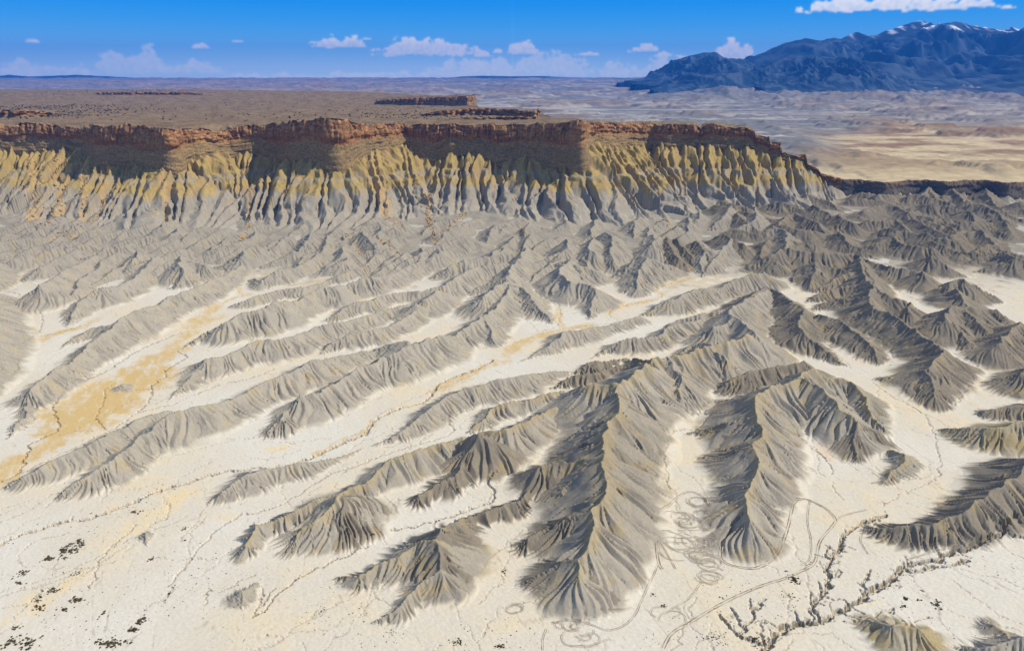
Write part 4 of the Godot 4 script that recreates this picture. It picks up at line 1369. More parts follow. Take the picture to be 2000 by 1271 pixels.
func build_mesa():
	var p := outline_steps(1.1)
	for o in p:
		o[2] = maxf(rim_height(o[4], o[2]), o[3] + 5.0)
	var cut := 0
	while cut < p.size() and p[cut][2] > 41.0:
		cut += 1
	structure(put("mesa_cliff", cliff(p.slice(0, cut + 1), 46, 1.0, 1.0), M.rock), "long red and tan sandstone cliff that rims the mesa")
	structure(put("bench_cliff", cliff(p.slice(cut), 14, 0.45, 0.15), M.rock), "low dark cliff along the edge of the cream bench")
	# the top, from the rim back
	var rows: Array = []
	var cols: Array = []
	var q: Array = []
	for i in range(0, cut + 1, 2):
		q.append(p[i])
	var nj := 112
	for j in nj + 3:
		var v := PackedVector3Array()
		var c := PackedColorArray()
		v.resize(q.size())
		c.resize(q.size())
		for i in q.size():
			var o: Array = q[i]
			var u: float = 1000.0 + 1428.0 * o[0] / o[1] * 1.045
			var far: float = maxf(plateau_back(u), o[1] + 4.0)
			var t := minf(float(j) / nj, 1.0)
			var g: float = pow(far / o[1], pow(t, 1.25))
			if j > nj:
				g *= 1.0 + 0.004 * (j - nj)
			var x: float = o[0] * g
			var z: float = o[1] * g
			var away: float = z - o[1]
			var y: float = lerpf(o[2] - 0.15, minf(plateau_top(z), o[2] + 2.0 if u > 1120.0 else 999.0), smoothstep(2.0, 45.0, away))
			y += smoothstep(0.5, 12.0, away) * swell(x, z)
			if j > nj:
				y = minf(o[2] - 8.0, 60.0) if j == nj + 1 else 25.0
			v[i] = Vector3(x * S, y * S, -z * S)
			var mott := nf.get_noise_2d(x * 0.03, z * 0.012)
			var m2 := nf.get_noise_2d(x * 0.25, z * 0.12)
			var col := Color(0.235, 0.165, 0.098).lerp(Color(0.34, 0.25, 0.15), clampf(0.5 + 0.9 * mott, 0, 1))
			col = col.lerp(Color(0.36, 0.26, 0.16), smoothstep(0.25, 0.6, nz.get_noise_2d(x * 0.02, z * 0.008 + 8.0)) * 0.5)
			col = col.lerp(Color(0.34, 0.235, 0.14), smoothstep(26.0, 2.0, away) * clampf(0.6 + m2, 0, 1))
			col = col * (1.0 + 0.25 * m2)
			col.a = 1.0
			c[i] = col
		rows.append(v)
		cols.append(c)
	structure(put("mesa_top", sheet(rows, cols), M.rock), "brown dry flat top of the mesa")


func wall(called: String, label: String, pts: Array, rough: float, back: float, sink: float):
	# a rock step standing on the mesa top: pts of [x, z, top, foot]
	var p: Array = []
	var s := 900.0
	for i in pts.size() - 1:
		var b: Array = pts[i]
		var c: Array = pts[i + 1]
		var l := Vector2(b[0] - c[0], b[1] - c[1]).length()
		var n := maxi(2, int(l / 2.0))
		for k in n:
			var t := float(k) / n
			var blk := 1.6 * nz.get_noise_2d(floorf((s + l * t) / 9.0) * 3.7, 2.0)
			p.append([lerpf(b[0], c[0], t), lerpf(b[1], c[1], t) + 9.0 * nz.get_noise_2d((s + l * t) * 0.02, 0.0) + 4.0 * nz.get_noise_2d((s + l * t) * 0.09, 5.0), lerpf(b[2], c[2], t) + blk, lerpf(b[3], c[3], t), s + l * t])
		s += l
	var root := Node3D.new()
	root.name = called
	add_child(root)
	structure(root, label)
	put("rock_face", cliff(p, 18, rough, 1.0), M.rock, root)
	var rows: Array = []
	var cols: Array = []
	for j in 14:
		var v := PackedVector3Array()
		var c := PackedColorArray()
		for i in p.size():
			var o: Array = p[i]
			var g: float = 1.0 + back / o[1] * pow(j / 13.0, 1.4)
			var x: float = o[0] * g
			var z: float = o[1] * g
			var t := j / 13.0
			v.append(Vector3(x * S, (lerpf(o[2] - 0.1, o[2] - sink, t * t) + 0.8 * nz.get_noise_2d(x * 0.07, z * 0.07) * minf(t * 6.0, 1.0)) * S, -z * S))
			var m := nf.get_noise_2d(x * 0.08, z * 0.05)
			var col := Color(0.20, 0.14, 0.09).lerp(Color(0.36, 0.25, 0.16), clampf(0.4 + m, 0, 1) * (1.0 - 0.6 * t))
			col.a = 1.0
			c.append(col)
		rows.append(v)
		cols.append(c)
	put("flat_top", sheet(rows, cols), M.rock, root)


func build_outcrops():
	wall("rock_terrace", "long red rock step at the far right end of the mesa top", [[-312.3, 1760, 100.2, 95.7], [-273.7, 1740, 104.1, 94.1], [-230.1, 1720, 106.9, 92.5], [-170.5, 1700, 109.5, 91], [-129.1, 1680, 112.2, 90.6], [-97.6, 1660, 112.6, 89.2], [-89.6, 1720, 112.6, 89.2], [-87.6, 1820, 112.6, 89.2]], 1.0, 330.0, 4.0)
	wall("rock_terrace_001", "pale banded rock step in front of the far red step, at the mesa edge", [[-132.7, 1126, 100, 96.1], [-98.4, 1126, 104.4, 96.1], [-77, 1146, 105.8, 95.9], [-38.5, 1146, 106.6, 95.9], [0, 1106, 106.6, 96.3], [31.6, 1069, 106.7, 96.7], [39.6, 1109, 106.7, 96.7], [39.6, 1179, 106.7, 96.7]], 0.9, 120.0, 6.0)
	wall("rock_terrace_002", "low broken ledge near the front rim of the mesa, right of its middle", [[-79.2, 978, 100.3, 98], [-26.9, 996, 101.3, 97.7], [6.6, 978, 102.8, 98], [33, 978, 102.2, 98]], 0.6, 30.0, 3.0)
	wall("rock_terrace_003", "dark red rock step among junipers at the left end of the mesa top", [[-761.6, 1069, 108.1, 96.7], [-718.6, 1069, 107.7, 96.7], [-697.1, 1069, 107.4, 96.7], [-687.7, 1088, 105.9, 96.5], [-693.1, 1126, 102.9, 96.1], [-689.1, 1146, 99.1, 95.9]], 1.2, 120.0, 8.0)
	wall("rock_terrace_004", "low far rock step topped by dark junipers on the left horizon of the mesa", [[-1218.4, 2240, 110, 100], [-1136.2, 2240, 111.5, 100], [-1046.5, 2240, 112, 100], [-956.8, 2240, 111, 100], [-904.5, 2240, 109.5, 100]], 1.2, 200.0, 4.0)


# ---------------------------------------------------------------- far country

func plain_row_at(z: float, r0: float, r1: float, n: int, v: PackedVector3Array, c: PackedColorArray, starts: PackedFloat32Array, tt: float):
	for i in n:
		var r := lerpf(r0, r1, float(i) / (n - 1))
		var zz := starts[i] * pow(13500.0 / starts[i], tt)
		var x := r * zz
		var y := 38.0 + 106.0 * smoothstep(4000.0, 13000.0, zz)
		var near := 1.0 - smoothstep(1500.0, 4500.0, zz)
		var u := 1000.0 + 1428.0 * r * 1.05
		var right := smoothstep(1540.0, 1720.0, u + 90.0 * nz.get_noise_2d(x * 0.002, zz * 0.002)) * (1.0 - smoothstep(1500.0, 2300.0, zz + 260.0 * nz.get_noise_2d(x * 0.003, zz * 0.003 + 9.0)) * 0.85)
		var edge := smoothstep(0.0, 90.0, zz - starts[i])
		# low tablelands with dark scarps
		var n1 := nz.get_noise_2d(x * 0.0016 + 3.0, zz * 0.0016)
		var n2 := nf.get_noise_2d(x * 0.005, zz * 0.005)
		var tbl := n1 + 0.35 * n2
		var step := smoothstep(0.16, 0.24, tbl) + smoothstep(0.46, 0.54, tbl)
		var a := edge * (1.0 - smoothstep(6000.0, 11000.0, zz) * 0.5)
		y += a * (5.0 + zz * 0.0010) * step
		var big := nz.get_noise_2d(x * 0.00035, zz * 0.00035 + 5.0)
		# badlands between them
		var g1 := nr.get_noise_2d(x * 0.010, zz * 0.008)
		var g2 := nr.get_noise_2d(x * 0.0024, zz * 0.0020)
		var bad := smoothstep(-0.15, 0.25, nz.get_noise_2d(x * 0.0009 + 20.0, zz * 0.0006) + 0.2 - 0.45 * right)
		y += edge * bad * ((4.0 + 3.0 * g1) * (1.0 - smoothstep(2500.0, 4500.0, zz)) + 6.0 * maxf(g2, -0.4) * smoothstep(1200.0, 3500.0, zz))
		y += edge * 1.2 * nf.get_noise_2d(x * 0.03, zz * 0.03) * near
		# grey foothills in front of the mountains
		var foot := smoothstep(1230.0, 1420.0, u) * smoothstep(2700.0, 4200.0, zz)
		var g3 := nr.get_noise_2d(x * 0.0022 + 9.0, zz * 0.0017)
		y += foot * (12.0 + 26.0 * maxf(g3, -0.2) + 40.0 * smoothstep(3800.0, 6500.0, zz))
		v[i] = Vector3(x * S, y * S, -zz * S)
		var streak := nf.get_noise_2d(x * 0.0022, zz * 0.010 + 30.0)
		var fine := nf.get_noise_2d(x * 0.02, zz * 0.06)
		var cream := Color(0.56, 0.46, 0.285)
		var brown := Color(0.27, 0.175, 0.105)
		var shale := Color(0.20, 0.20, 0.20)
		var white := Color(0.42, 0.395, 0.36)
		var cr := cream.lerp(brown, clampf(0.35 + 1.3 * n2 + 0.7 * streak, 0, 1) * smoothstep(1010.0, 1250.0, zz))
		cr = cr.lerp(brown * 0.8, clampf(step, 0, 1) * 0.6)
		var gr := shale.lerp(white, smoothstep(0.02, 0.45, streak + 0.4 * big))
		gr = gr.lerp(brown, smoothstep(0.2, 0.6, n1 + 0.5 * big) * 0.4)
		gr = gr.lerp(Color(0.36, 0.26, 0.215), smoothstep(3500.0, 6000.0, zz) * smoothstep(1150.0, 500.0, u) * clampf(0.4 + streak, 0, 1))
		gr = gr.lerp(Color(0.21, 0.205, 0.19), foot * 0.7)
		gr = gr.lerp(Color(0.10, 0.105, 0.085), foot * smoothstep(4600.0, 6000.0, zz))
		var col := gr.lerp(cr, right)
		col = col.lerp(cream, near * smoothstep(140.0, 20.0, zz - starts[i]) * 0.8)
		col = col * (1.0 + 0.22 * fine) * 0.88
		col.a = 1.0
		c[i] = col


func build_plain():
	var n := 840
	var nj := 280
	var r0 := -1.0
	var r1 := 1.25
	var starts := PackedFloat32Array()
	starts.resize(n)
	var p := outline_steps(2.0)
	var k := 0
	for i in n:
		var r := lerpf(r0, r1, float(i) / (n - 1))
		while k < p.size() - 1 and p[k][0] / p[k][1] < r:
			k += 1
		starts[i] = p[k][1] if p[k][2] <= 41.0 else lerpf(p[k][1] + minf(30.0, (382.0 - p[k][0]) * 0.5), 900.0, smoothstep(330.0, 60.0, p[k][0]))
	var rows: Array = []
	var cols: Array = []
	rows.resize(nj)
	cols.resize(nj)
	for j in nj:
		var v := PackedVector3Array()
		var c := PackedColorArray()
		v.resize(n)
		c.resize(n)
		plain_row_at(0.0, r0, r1, n, v, c, starts, pow(float(j) / (nj - 1), 1.15))
		rows[j] = v
		cols[j] = c
	structure(put("plain", sheet(rows, cols), M.far), "wide desert plain with low tablelands reaching to the horizon")


func crest_at(p: Array, x: float) -> float:
	if x <= p[0].x or x >= p[p.size() - 1].x:
		return 0.0
	for i in p.size() - 1:
		if x < p[i + 1].x:
			return lerpf(p[i].y, p[i + 1].y, (x - p[i].x) / (p[i + 1].x - p[i].x))
	return 0.0


# p: crest as (x, height above the plain); zc: distance of the crest
func mountain(called: String, label: String, p: Array, zc: float, reach: float, grain: float, snow: float, cliffy: float, seed_: float):
	var rows: Array = []
	var cols: Array = []
	var x0: float = p[0].x
	var x1: float = p[p.size() - 1].x
	var nx := 300
	var nj := 90
	for j in nj:
		var v := PackedVector3Array()
		var c := PackedColorArray()
		v.resize(nx)
		c.resize(nx)
		var z := zc - reach + reach * 1.5 * j / (nj - 1)
		for i in nx:
			var x := lerpf(x0, x1, float(i) / (nx - 1))
			var wx := x + grain * 0.35 * nz.get_noise_2d(x / grain * 0.7 + seed_, z / grain * 0.7)
			var wz := z + grain * 0.5 * nz.get_noise_2d(x / grain * 0.6 + 40.0 + seed_, z / grain * 0.6)
			var d := absf(wz - zc) / (reach if wz < zc else reach * 0.5)
			var t := clampf(1.0 - d, 0, 1)
			var near := smoothstep(0.0, 0.25, d)
			var top := crest_at(p, lerpf(x, wx, near))
			var prof := pow(t, 1.35)
			if cliffy > 0.0:
				prof = lerpf(prof, smoothstep(0.0, 0.42, t) * 0.55 + 0.45 * t * t, cliffy)
			var rg := nr.get_noise_2d(wx / grain + seed_, wz / grain * 0.55)
			var rg2 := nr.get_noise_2d(wx / grain * 3.3 + seed_, wz / grain * 1.7)
			var y := top * prof
			y += top * (near * t * (0.30 * rg + 0.10 * rg2 - 0.07) + 0.012 * nf.get_noise_2d(x / grain * 4.0, seed_) * t)
			y = y * smoothstep(0.0, 0.08, t) + (0.0 if t > 0.0 else -30.0)
			v[i] = Vector3(x * S, (y + 60.0) * S, -z * S)
			var mott := nf.get_noise_2d(x / grain * 3.0, z / grain * 2.0)
			var col := Color(0.020, 0.044, 0.078).lerp(Color(0.065, 0.095, 0.135), smoothstep(0.05, 0.5, mott + 0.35 * rg2 + 0.1))  # forest tone tinted blue; part of the air's haze is in this colour
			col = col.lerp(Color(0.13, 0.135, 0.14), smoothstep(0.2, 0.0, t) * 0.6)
			if snow > 0.0:
				var sn := smoothstep(snow + 35.0, snow + 80.0, y + 75.0 * mott) * smoothstep(0.2, 0.5, nz.get_noise_2d(x / grain * 7.0, z / grain * 3.0) + 0.3 * rg2)
				col = col.lerp(Color(0.85, 0.87, 0.9), sn)
			col.a = 1.0
			c[i] = col
		rows.append(v)
		cols.append(c)
	structure(put(called, sheet(rows, cols), M.far), label)


func build_mountains():
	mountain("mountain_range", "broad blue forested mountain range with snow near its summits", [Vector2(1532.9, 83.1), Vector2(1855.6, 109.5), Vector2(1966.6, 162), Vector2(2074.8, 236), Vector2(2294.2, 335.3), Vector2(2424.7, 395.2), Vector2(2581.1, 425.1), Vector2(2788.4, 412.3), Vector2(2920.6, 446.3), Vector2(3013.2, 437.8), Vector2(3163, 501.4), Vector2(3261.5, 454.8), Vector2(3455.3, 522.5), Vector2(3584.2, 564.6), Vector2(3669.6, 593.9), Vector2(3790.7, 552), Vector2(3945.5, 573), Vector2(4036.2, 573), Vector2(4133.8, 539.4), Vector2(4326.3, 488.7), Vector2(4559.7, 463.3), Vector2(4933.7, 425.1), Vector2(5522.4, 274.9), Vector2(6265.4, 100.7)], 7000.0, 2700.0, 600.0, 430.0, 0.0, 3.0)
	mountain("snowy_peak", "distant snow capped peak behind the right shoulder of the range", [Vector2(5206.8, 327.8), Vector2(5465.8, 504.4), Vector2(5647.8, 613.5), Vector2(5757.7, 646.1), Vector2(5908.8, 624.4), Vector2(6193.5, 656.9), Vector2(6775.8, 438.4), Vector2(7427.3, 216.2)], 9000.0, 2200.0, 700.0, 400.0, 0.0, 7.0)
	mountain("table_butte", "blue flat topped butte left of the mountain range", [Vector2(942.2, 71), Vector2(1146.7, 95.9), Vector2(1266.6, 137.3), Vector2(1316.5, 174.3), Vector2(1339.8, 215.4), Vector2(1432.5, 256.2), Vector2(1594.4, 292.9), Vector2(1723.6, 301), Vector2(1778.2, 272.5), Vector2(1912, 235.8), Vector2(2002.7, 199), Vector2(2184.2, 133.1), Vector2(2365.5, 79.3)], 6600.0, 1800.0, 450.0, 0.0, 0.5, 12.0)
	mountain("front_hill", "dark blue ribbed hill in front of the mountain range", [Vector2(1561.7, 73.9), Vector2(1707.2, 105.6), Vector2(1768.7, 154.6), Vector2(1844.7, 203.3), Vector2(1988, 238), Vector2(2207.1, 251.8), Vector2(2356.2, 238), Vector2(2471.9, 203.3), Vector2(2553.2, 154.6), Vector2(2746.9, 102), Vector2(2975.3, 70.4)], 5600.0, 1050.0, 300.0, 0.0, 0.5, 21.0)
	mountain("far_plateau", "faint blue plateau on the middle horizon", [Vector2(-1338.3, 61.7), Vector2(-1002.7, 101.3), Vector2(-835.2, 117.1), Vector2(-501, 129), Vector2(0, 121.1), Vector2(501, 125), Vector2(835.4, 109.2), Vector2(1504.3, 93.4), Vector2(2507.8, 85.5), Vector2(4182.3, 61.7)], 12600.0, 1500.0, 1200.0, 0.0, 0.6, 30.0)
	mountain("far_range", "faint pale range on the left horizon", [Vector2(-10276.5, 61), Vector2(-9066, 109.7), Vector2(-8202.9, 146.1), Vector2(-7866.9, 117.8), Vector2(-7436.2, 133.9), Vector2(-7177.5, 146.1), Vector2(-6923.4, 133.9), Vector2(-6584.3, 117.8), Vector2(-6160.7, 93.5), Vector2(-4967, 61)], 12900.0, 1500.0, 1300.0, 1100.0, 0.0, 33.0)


# ---------------------------------------------------------------- tyre tracks

func ribbon(st: SurfaceTool, pts: PackedVector2Array, off: float, w: float, col: Color, wob: float):
	var n := pts.size()
	var prev_l := Vector3.ZERO
	var prev_r := Vector3.ZERO
	var prev_c := col
	for i in n:
		var d := (pts[mini(i + 1, n - 1)] - pts[maxi(i - 1, 0)]).normalized()
		var side := Vector2(d.y, -d.x)
		var q := pts[i] + side * (off + wob * nz.get_noise_2d(i * 0.13, off * 9.0 + n))
		var ww := w * (0.8 + 0.5 * nz.get_noise_2d(i * 0.21, off * 5.0 + 4.0))
		var l := q - side * ww * 0.5
		var r := q + side * ww * 0.5
		var yl := eval(l.x, l.y).a + 0.07
		var yr := eval(r.x, r.y).a + 0.07
		var y := maxf(yl, yr)
		var vl := Vector3(l.x * S, y * S, -l.y * S)
		var vr := Vector3(r.x * S, y * S, -r.y * S)
		var c := col.lerp(Color(0.52, 0.47, 0.38), clampf(0.15 + 0.9 * nz.get_noise_2d(i * 0.08 + n, off * 3.0), 0, 0.85))
		if i > 0 and absf(y - prev_l.y / S) < 0.6 and y - rise(q.y) < 1.7:
			for k in [[prev_l, prev_c], [vr, c], [prev_r, prev_c], [prev_l, prev_c], [vl, c], [vr, c]]:
				st.set_color(k[1])
				st.set_normal(Vector3.UP)
				st.add_vertex(k[0])
		prev_l = vl
		prev_r = vr
		prev_c = c


func smooth_line(p: Array, step: float) -> PackedVector2Array:
	var out := PackedVector2Array()
	var n := p.size() / 2
	for i in n - 1:
		var g := func(k: int) -> Vector2: return Vector2(p[2 * clampi(k, 0, n - 1)], p[2 * clampi(k, 0, n - 1) + 1])
		var b: Vector2 = g.call(i)
		var c: Vector2 = g.call(i + 1)
		var m := maxi(2, int(b.distance_to(c) / step))
		for k in m:
			out.append(b.cubic_interpolate(c, g.call(i - 1), g.call(i + 2), float(k) / m))
	return out


func track(called: String, label: String, lines: Array, gauge: float, w: float, col: Color):
	var st := SurfaceTool.new()
	st.begin(Mesh.PRIMITIVE_TRIANGLES)
	for l in lines:
		ribbon(st, l, -gauge * 0.5, w, col, 0.06)
		ribbon(st, l, gauge * 0.5, w, col, 0.06)
	structure(put(called, st.commit(), M.track), label)


func build_tracks():
	var tan_ := Color(0.225, 0.18, 0.125)
	track("tyre_track", "loop of wheel tracks circling the flat left of the dark spur", [smooth_line([82.9, 200.4, 77.7, 198.4, 70.8, 200.4, 69.2, 205.1, 73, 214.3, 72.3, 221.9, 72.7, 234.1, 71.8, 241.9, 67.6, 244.7, 62.2, 240.2, 58.3, 234.9, 53.5, 229.9, 50.6, 221.9, 48, 203.1, 48.6, 197.8], 0.5)], 0.75, 0.36, tan_)
	track("tyre_track", "broad pair of ruts winding round the bend by the parked bikes", [smooth_line([83.5, 201, 88.5, 205.8, 95.8, 218.1, 103.9, 234.1, 108.4, 238.4, 112, 238, 115.5, 232.4, 116, 225.8, 112.7, 221.1, 105.4, 212.9, 99.2, 201.7, 92.9, 197.1, 84.8, 192.7, 80.1, 190.9, 70.7, 186.1, 61.3, 180.3, 52.1, 173.8, 45.6, 169.2, 41.9, 163.2], 0.5)], 0.75, 0.36, tan_)
	track("tyre_track", "ruts leading down the flat to the foot of the dark spur", [smooth_line([47.5, 200.4, 44, 192.7, 39.8, 184.3, 36.3, 177, 32.6, 172.8, 27.9, 170.7, 23, 172.8, 16.8, 174.3, 11.1, 173.3], 0.5)], 0.5, 0.18, tan_)
	track("tyre_track", "rut branching towards the lower edge", [smooth_line([59.4, 191.5, 54.7, 184.9, 49.9, 180.9, 44.6, 177], 0.5)], 0.5, 0.18, tan_)
	track("tyre_track", "faint rut along the flat left of the loops", [smooth_line([49.3, 221.9, 48.3, 218.8, 49, 212.9, 51.3, 207.2, 52.8, 197.8], 0.5)], 0.5, 0.18, tan_)
	track("tyre_track", "straight faint ruts across the bend", [smooth_line([112.1, 239.3, 106, 225.8, 102.3, 212.9, 98.3, 203.7, 93.5, 199.7], 0.5)], 0.5, 0.18, tan_)
	track("tyre_track", "thin rut joining the bend", [smooth_line([116.2, 225, 120.3, 228.3, 130.5, 232.4], 0.5)], 0.5, 0.18, tan_)
	track("tyre_track", "rut around the nose of the striped ridge", [smooth_line([118.7, 205.8, 119.3, 212.9, 122.9, 218.8, 127.5, 221.9], 0.5)], 0.5, 0.18, tan_)
	track("tyre_track", "rut along the foot of the striped ridge", [smooth_line([130.5, 203.1, 142.8, 207.9, 158.3, 212.9, 167.3, 221.9, 175.4, 229.1], 0.5)], 0.5, 0.18, tan_)
	track("tyre_track", "rut at the foot of the triangular front of the dark ridge", [smooth_line([8.5, 162.8, 8.7, 167.1, 9.9, 171.2], 0.5)], 0.5, 0.18, tan_)
	track("tyre_track", "curved rut below the dark ridge front", [smooth_line([27.1, 167.1, 21.4, 164.7, 15.7, 164.7, 14.1, 167.6, 15.4, 170.2, 19.2, 171.7], 0.5)], 0.5, 0.18, tan_)
	# rings and figures left by turning wheels
	var rng := RandomNumberGenerator.new()
	rng.seed = 99
	var loops: Array = []
	turns(loops, rng, 69.3, 238.1, 3.6, 5, 0.6)
	turns(loops, rng, 68.9, 228.3, 3.2, 6, 0.8)
	turns(loops, rng, 69.5, 221.3, 2.6, 6, 1)
	turns(loops, rng, 65.5, 211.7, 3.4, 9, 0.8)
	turns(loops, rng, 62.8, 205.2, 4.2, 8, 1.2)
	turns(loops, rng, 64.8, 201.2, 4.5, 6, 1.5)
	turns(loops, rng, 61.1, 224.4, 5, 8, 3)
	turns(loops, rng, 59, 210.8, 6, 9, 4)
	turns(loops, rng, 63.3, 193.9, 3.5, 5, 2)
	turns(loops, rng, 16.2, 171.6, 2.4, 5, 4)
	turns(loops, rng, 20.5, 169.6, 2.6, 4, 4)
	turns(loops, rng, 44.9, 175, 4, 3, 6)
	turns(loops, rng, 0.8, 179.3, 2.4, 3, 0.3)
	turns(loops, rng, 70.6, 215.2, 2, 4, 1)
	track("loop_tracks", "tangle of round tyre tracks on the pale flat", loops, 0.42, 0.15, Color(0.30, 0.255, 0.19))


func turns(loops: Array, rng: RandomNumberGenerator, x: float, z: float, r: float, n: int, drift: float):
	for k in n:
		var cx := x + rng.randf_range(-drift, drift)
		var cz := z + rng.randf_range(-drift, drift)
		var a := rng.randf() * TAU
		var span := rng.randf_range(2.0, 6.6)
		var rr := r * rng.randf_range(0.65, 1.15)
		var l := PackedVector2Array()
		var m := int(span * rr / 0.5) + 6
		for i in m:
			var t := a + span * i / m
			var q := rr * (1.0 + 0.12 * sin(t * 2.0 + k))
			l.append(Vector2(cx + cos(t) * q, cz + sin(t) * q * 0.9))
		loops.append(l)


# ---------------------------------------------------------------- boulders

func rock_mesh(seed_: int) -> ArrayMesh:
	var rng := RandomNumberGenerator.new()
	rng.seed = seed_
	# a block cut by random planes, so that it has flat broken faces
	var dirs: Array[Vector3] = []
	var dist: Array[float] = []
	for i in 11:
		dirs.append(Vector3(rng.randf_range(-1, 1), rng.randf_range(-1, 1), rng.randf_range(-1, 1)).normalized())
		dist.append(rng.randf_range(0.36, 0.56))
	var sph := SphereMesh.new()
	sph.radius = 1.0
	sph.height = 2.0
	sph.radial_segments = 14
	sph.rings = 8
	var arr := sph.get_mesh_arrays()
	var v: PackedVector3Array = arr[Mesh.ARRAY_VERTEX]
	var ix: PackedInt32Array = arr[Mesh.ARRAY_INDEX]
	for i in v.size():
		var d := v[i].normalized()
		var r := 0.62
		for k in dirs.size():
			var c := d.dot(dirs[k])
			if c > 0.05:
				r = minf(r, dist[k] / c)
		v[i] = d * r * Vector3(1.0, 0.8, 0.9)
	var st := SurfaceTool.new()
	st.begin(Mesh.PRIMITIVE_TRIANGLES)
	st.set_smooth_group(-1)
	for i in ix:
		st.add_vertex(v[i])
	st.generate_normals()
	return st.commit()


func build_boulders():
	var rng := RandomNumberGenerator.new()
	rng.seed = 31
	var kinds: Array = []
	for i in 5:
		kinds.append(rock_mesh(100 + i))
	var few := []
	var rest: Array[Transform3D] = []
	# chutes of rubble: line on the apron, half width, count, size, how the label names it
	var chutes: Array = []
	chutes.append([[-91.3, 789.1, -84.3, 730.5, -78.9, 694, -72.2, 672.4, -69.2, 647.9], 3.5, 170, 1.3, "fallen ochre sandstone boulder in the left arm of the forked rubble chute"])
	chutes.append([[-49.9, 760, -54.6, 710.9, -63.5, 682.7, -69.2, 647.9], 3.5, 130, 1.1, "fallen ochre sandstone boulder in the right arm of the forked rubble chute"])
	chutes.append([[-544.5, 846.8, -500.6, 766.7, -472, 702.2], 9, 150, 1.7, "fallen ochre sandstone boulder strewn on the yellow slope at the far left below the cliff"])
	chutes.append([[-522.4, 853.9, -479.3, 781.2, -447.4, 702.2, -441.8, 672.4], 8, 150, 1.9, "fallen ochre sandstone boulder strewn on the yellow slope left of the dark alcove"])
	chutes.append([[-486.4, 835.6, -445, 766.7, -420.4, 702.2, -416.5, 654.3], 6, 120, 1.5, "fallen ochre sandstone boulder down the gully left of the first buttress"])
	chutes.append([[-436, 797.3, -416.8, 741.5, -405.5, 686.4, -404.9, 654.3], 4, 60, 1.1, "fallen ochre sandstone boulder down the narrow chute below the first buttress"])
	chutes.append([[-374.3, 781.2, -350.9, 741.5, -328.3, 686.4], 4, 60, 1.0, "fallen ochre sandstone boulder under the corner of the first buttress"])
	chutes.append([[-297.6, 835.6, -267.6, 741.5, -253, 686.4, -240.8, 637.3], 3, 70, 1.1, "fallen ochre sandstone boulder in the long gully between the two buttresses"])
	chutes.append([[-152.8, 663, -122.3, 592.4], 2.5, 70, 1.0, "fallen ochre sandstone boulder in the short chute at the foot of the apron"])
	chutes.append([[-132.1, 666, -114.3, 641.5, -91.7, 592.4], 2.5, 90, 1.0, "fallen ochre sandstone boulder in the ochre chute right of the short one"])
	chutes.append([[9.6, 679.2, 15, 660, 17.7, 654.3], 2.2, 40, 1.0, "fallen ochre sandstone boulder in the small gully below the middle ribs"])
	chutes.append([[145.6, 720.3, 151.7, 698, 156.2, 682.7], 3, 40, 1.0, "fallen ochre sandstone boulder in the yellow hollow below the right cliff"])
	chutes.append([[-160.2, 835.6, -137.7, 766.7, -120.5, 720.3], 9, 70, 0.9, "fallen ochre sandstone boulder under the sunlit face of the second buttress"])
	for ch in chutes:
		var l := smooth_line(ch[0], 1.0)
		for i in ch[2]:
			var q: Vector2 = l[rng.randi() % l.size()] + Vector2(rng.randfn(0, ch[1] * 0.55), rng.randfn(0, ch[1] * 0.55))
			var e := eval(q.x, q.y)
			var size: float = ch[3] * pow(rng.randf(), 2.2) * 1.5 + 0.5
			var b := Basis.from_euler(Vector3(rng.randf() * TAU, rng.randf() * TAU, rng.randf() * TAU)).scaled(Vector3.ONE * size * S)
			var t := Transform3D(b, Vector3(q.x * S, (e.a + size * 0.16) * S, -q.y * S))
			few.append([size, t, ch[4]])
	few.sort_custom(func(a, b): return a[0] > b[0])
	for i in few.size():
		if i < 260:
			var o := put("boulder", kinds[i % 5], M.stone)
			o.transform = few[i][1]
			tag(o, few[i][2], "boulder", few[i][2].replace("fallen ochre sandstone boulder", "boulders"))
		else:
			rest.append(few[i][1])
	scatter("rubble", "small broken rock strewn down the apron of the mesa", kinds[0], M.stone, rest, [])


func scatter(called: String, label: String, mesh: Mesh, mat: Material, where: Array[Transform3D], tint: Array):
	var mm := MultiMesh.new()
	mm.transform_format = MultiMesh.TRANSFORM_3D
	mm.mesh = mesh
	mm.instance_count = where.size()
	for i in where.size():
		mm.set_instance_transform(i, where[i])
	var o := MultiMeshInstance3D.new()
	o.name = called
	o.multimesh = mm
	o.material_override = mat
	add_child(o)
	o.set_meta("kind", "stuff")
	o.set_meta("label", label)


# ---------------------------------------------------------------- plants

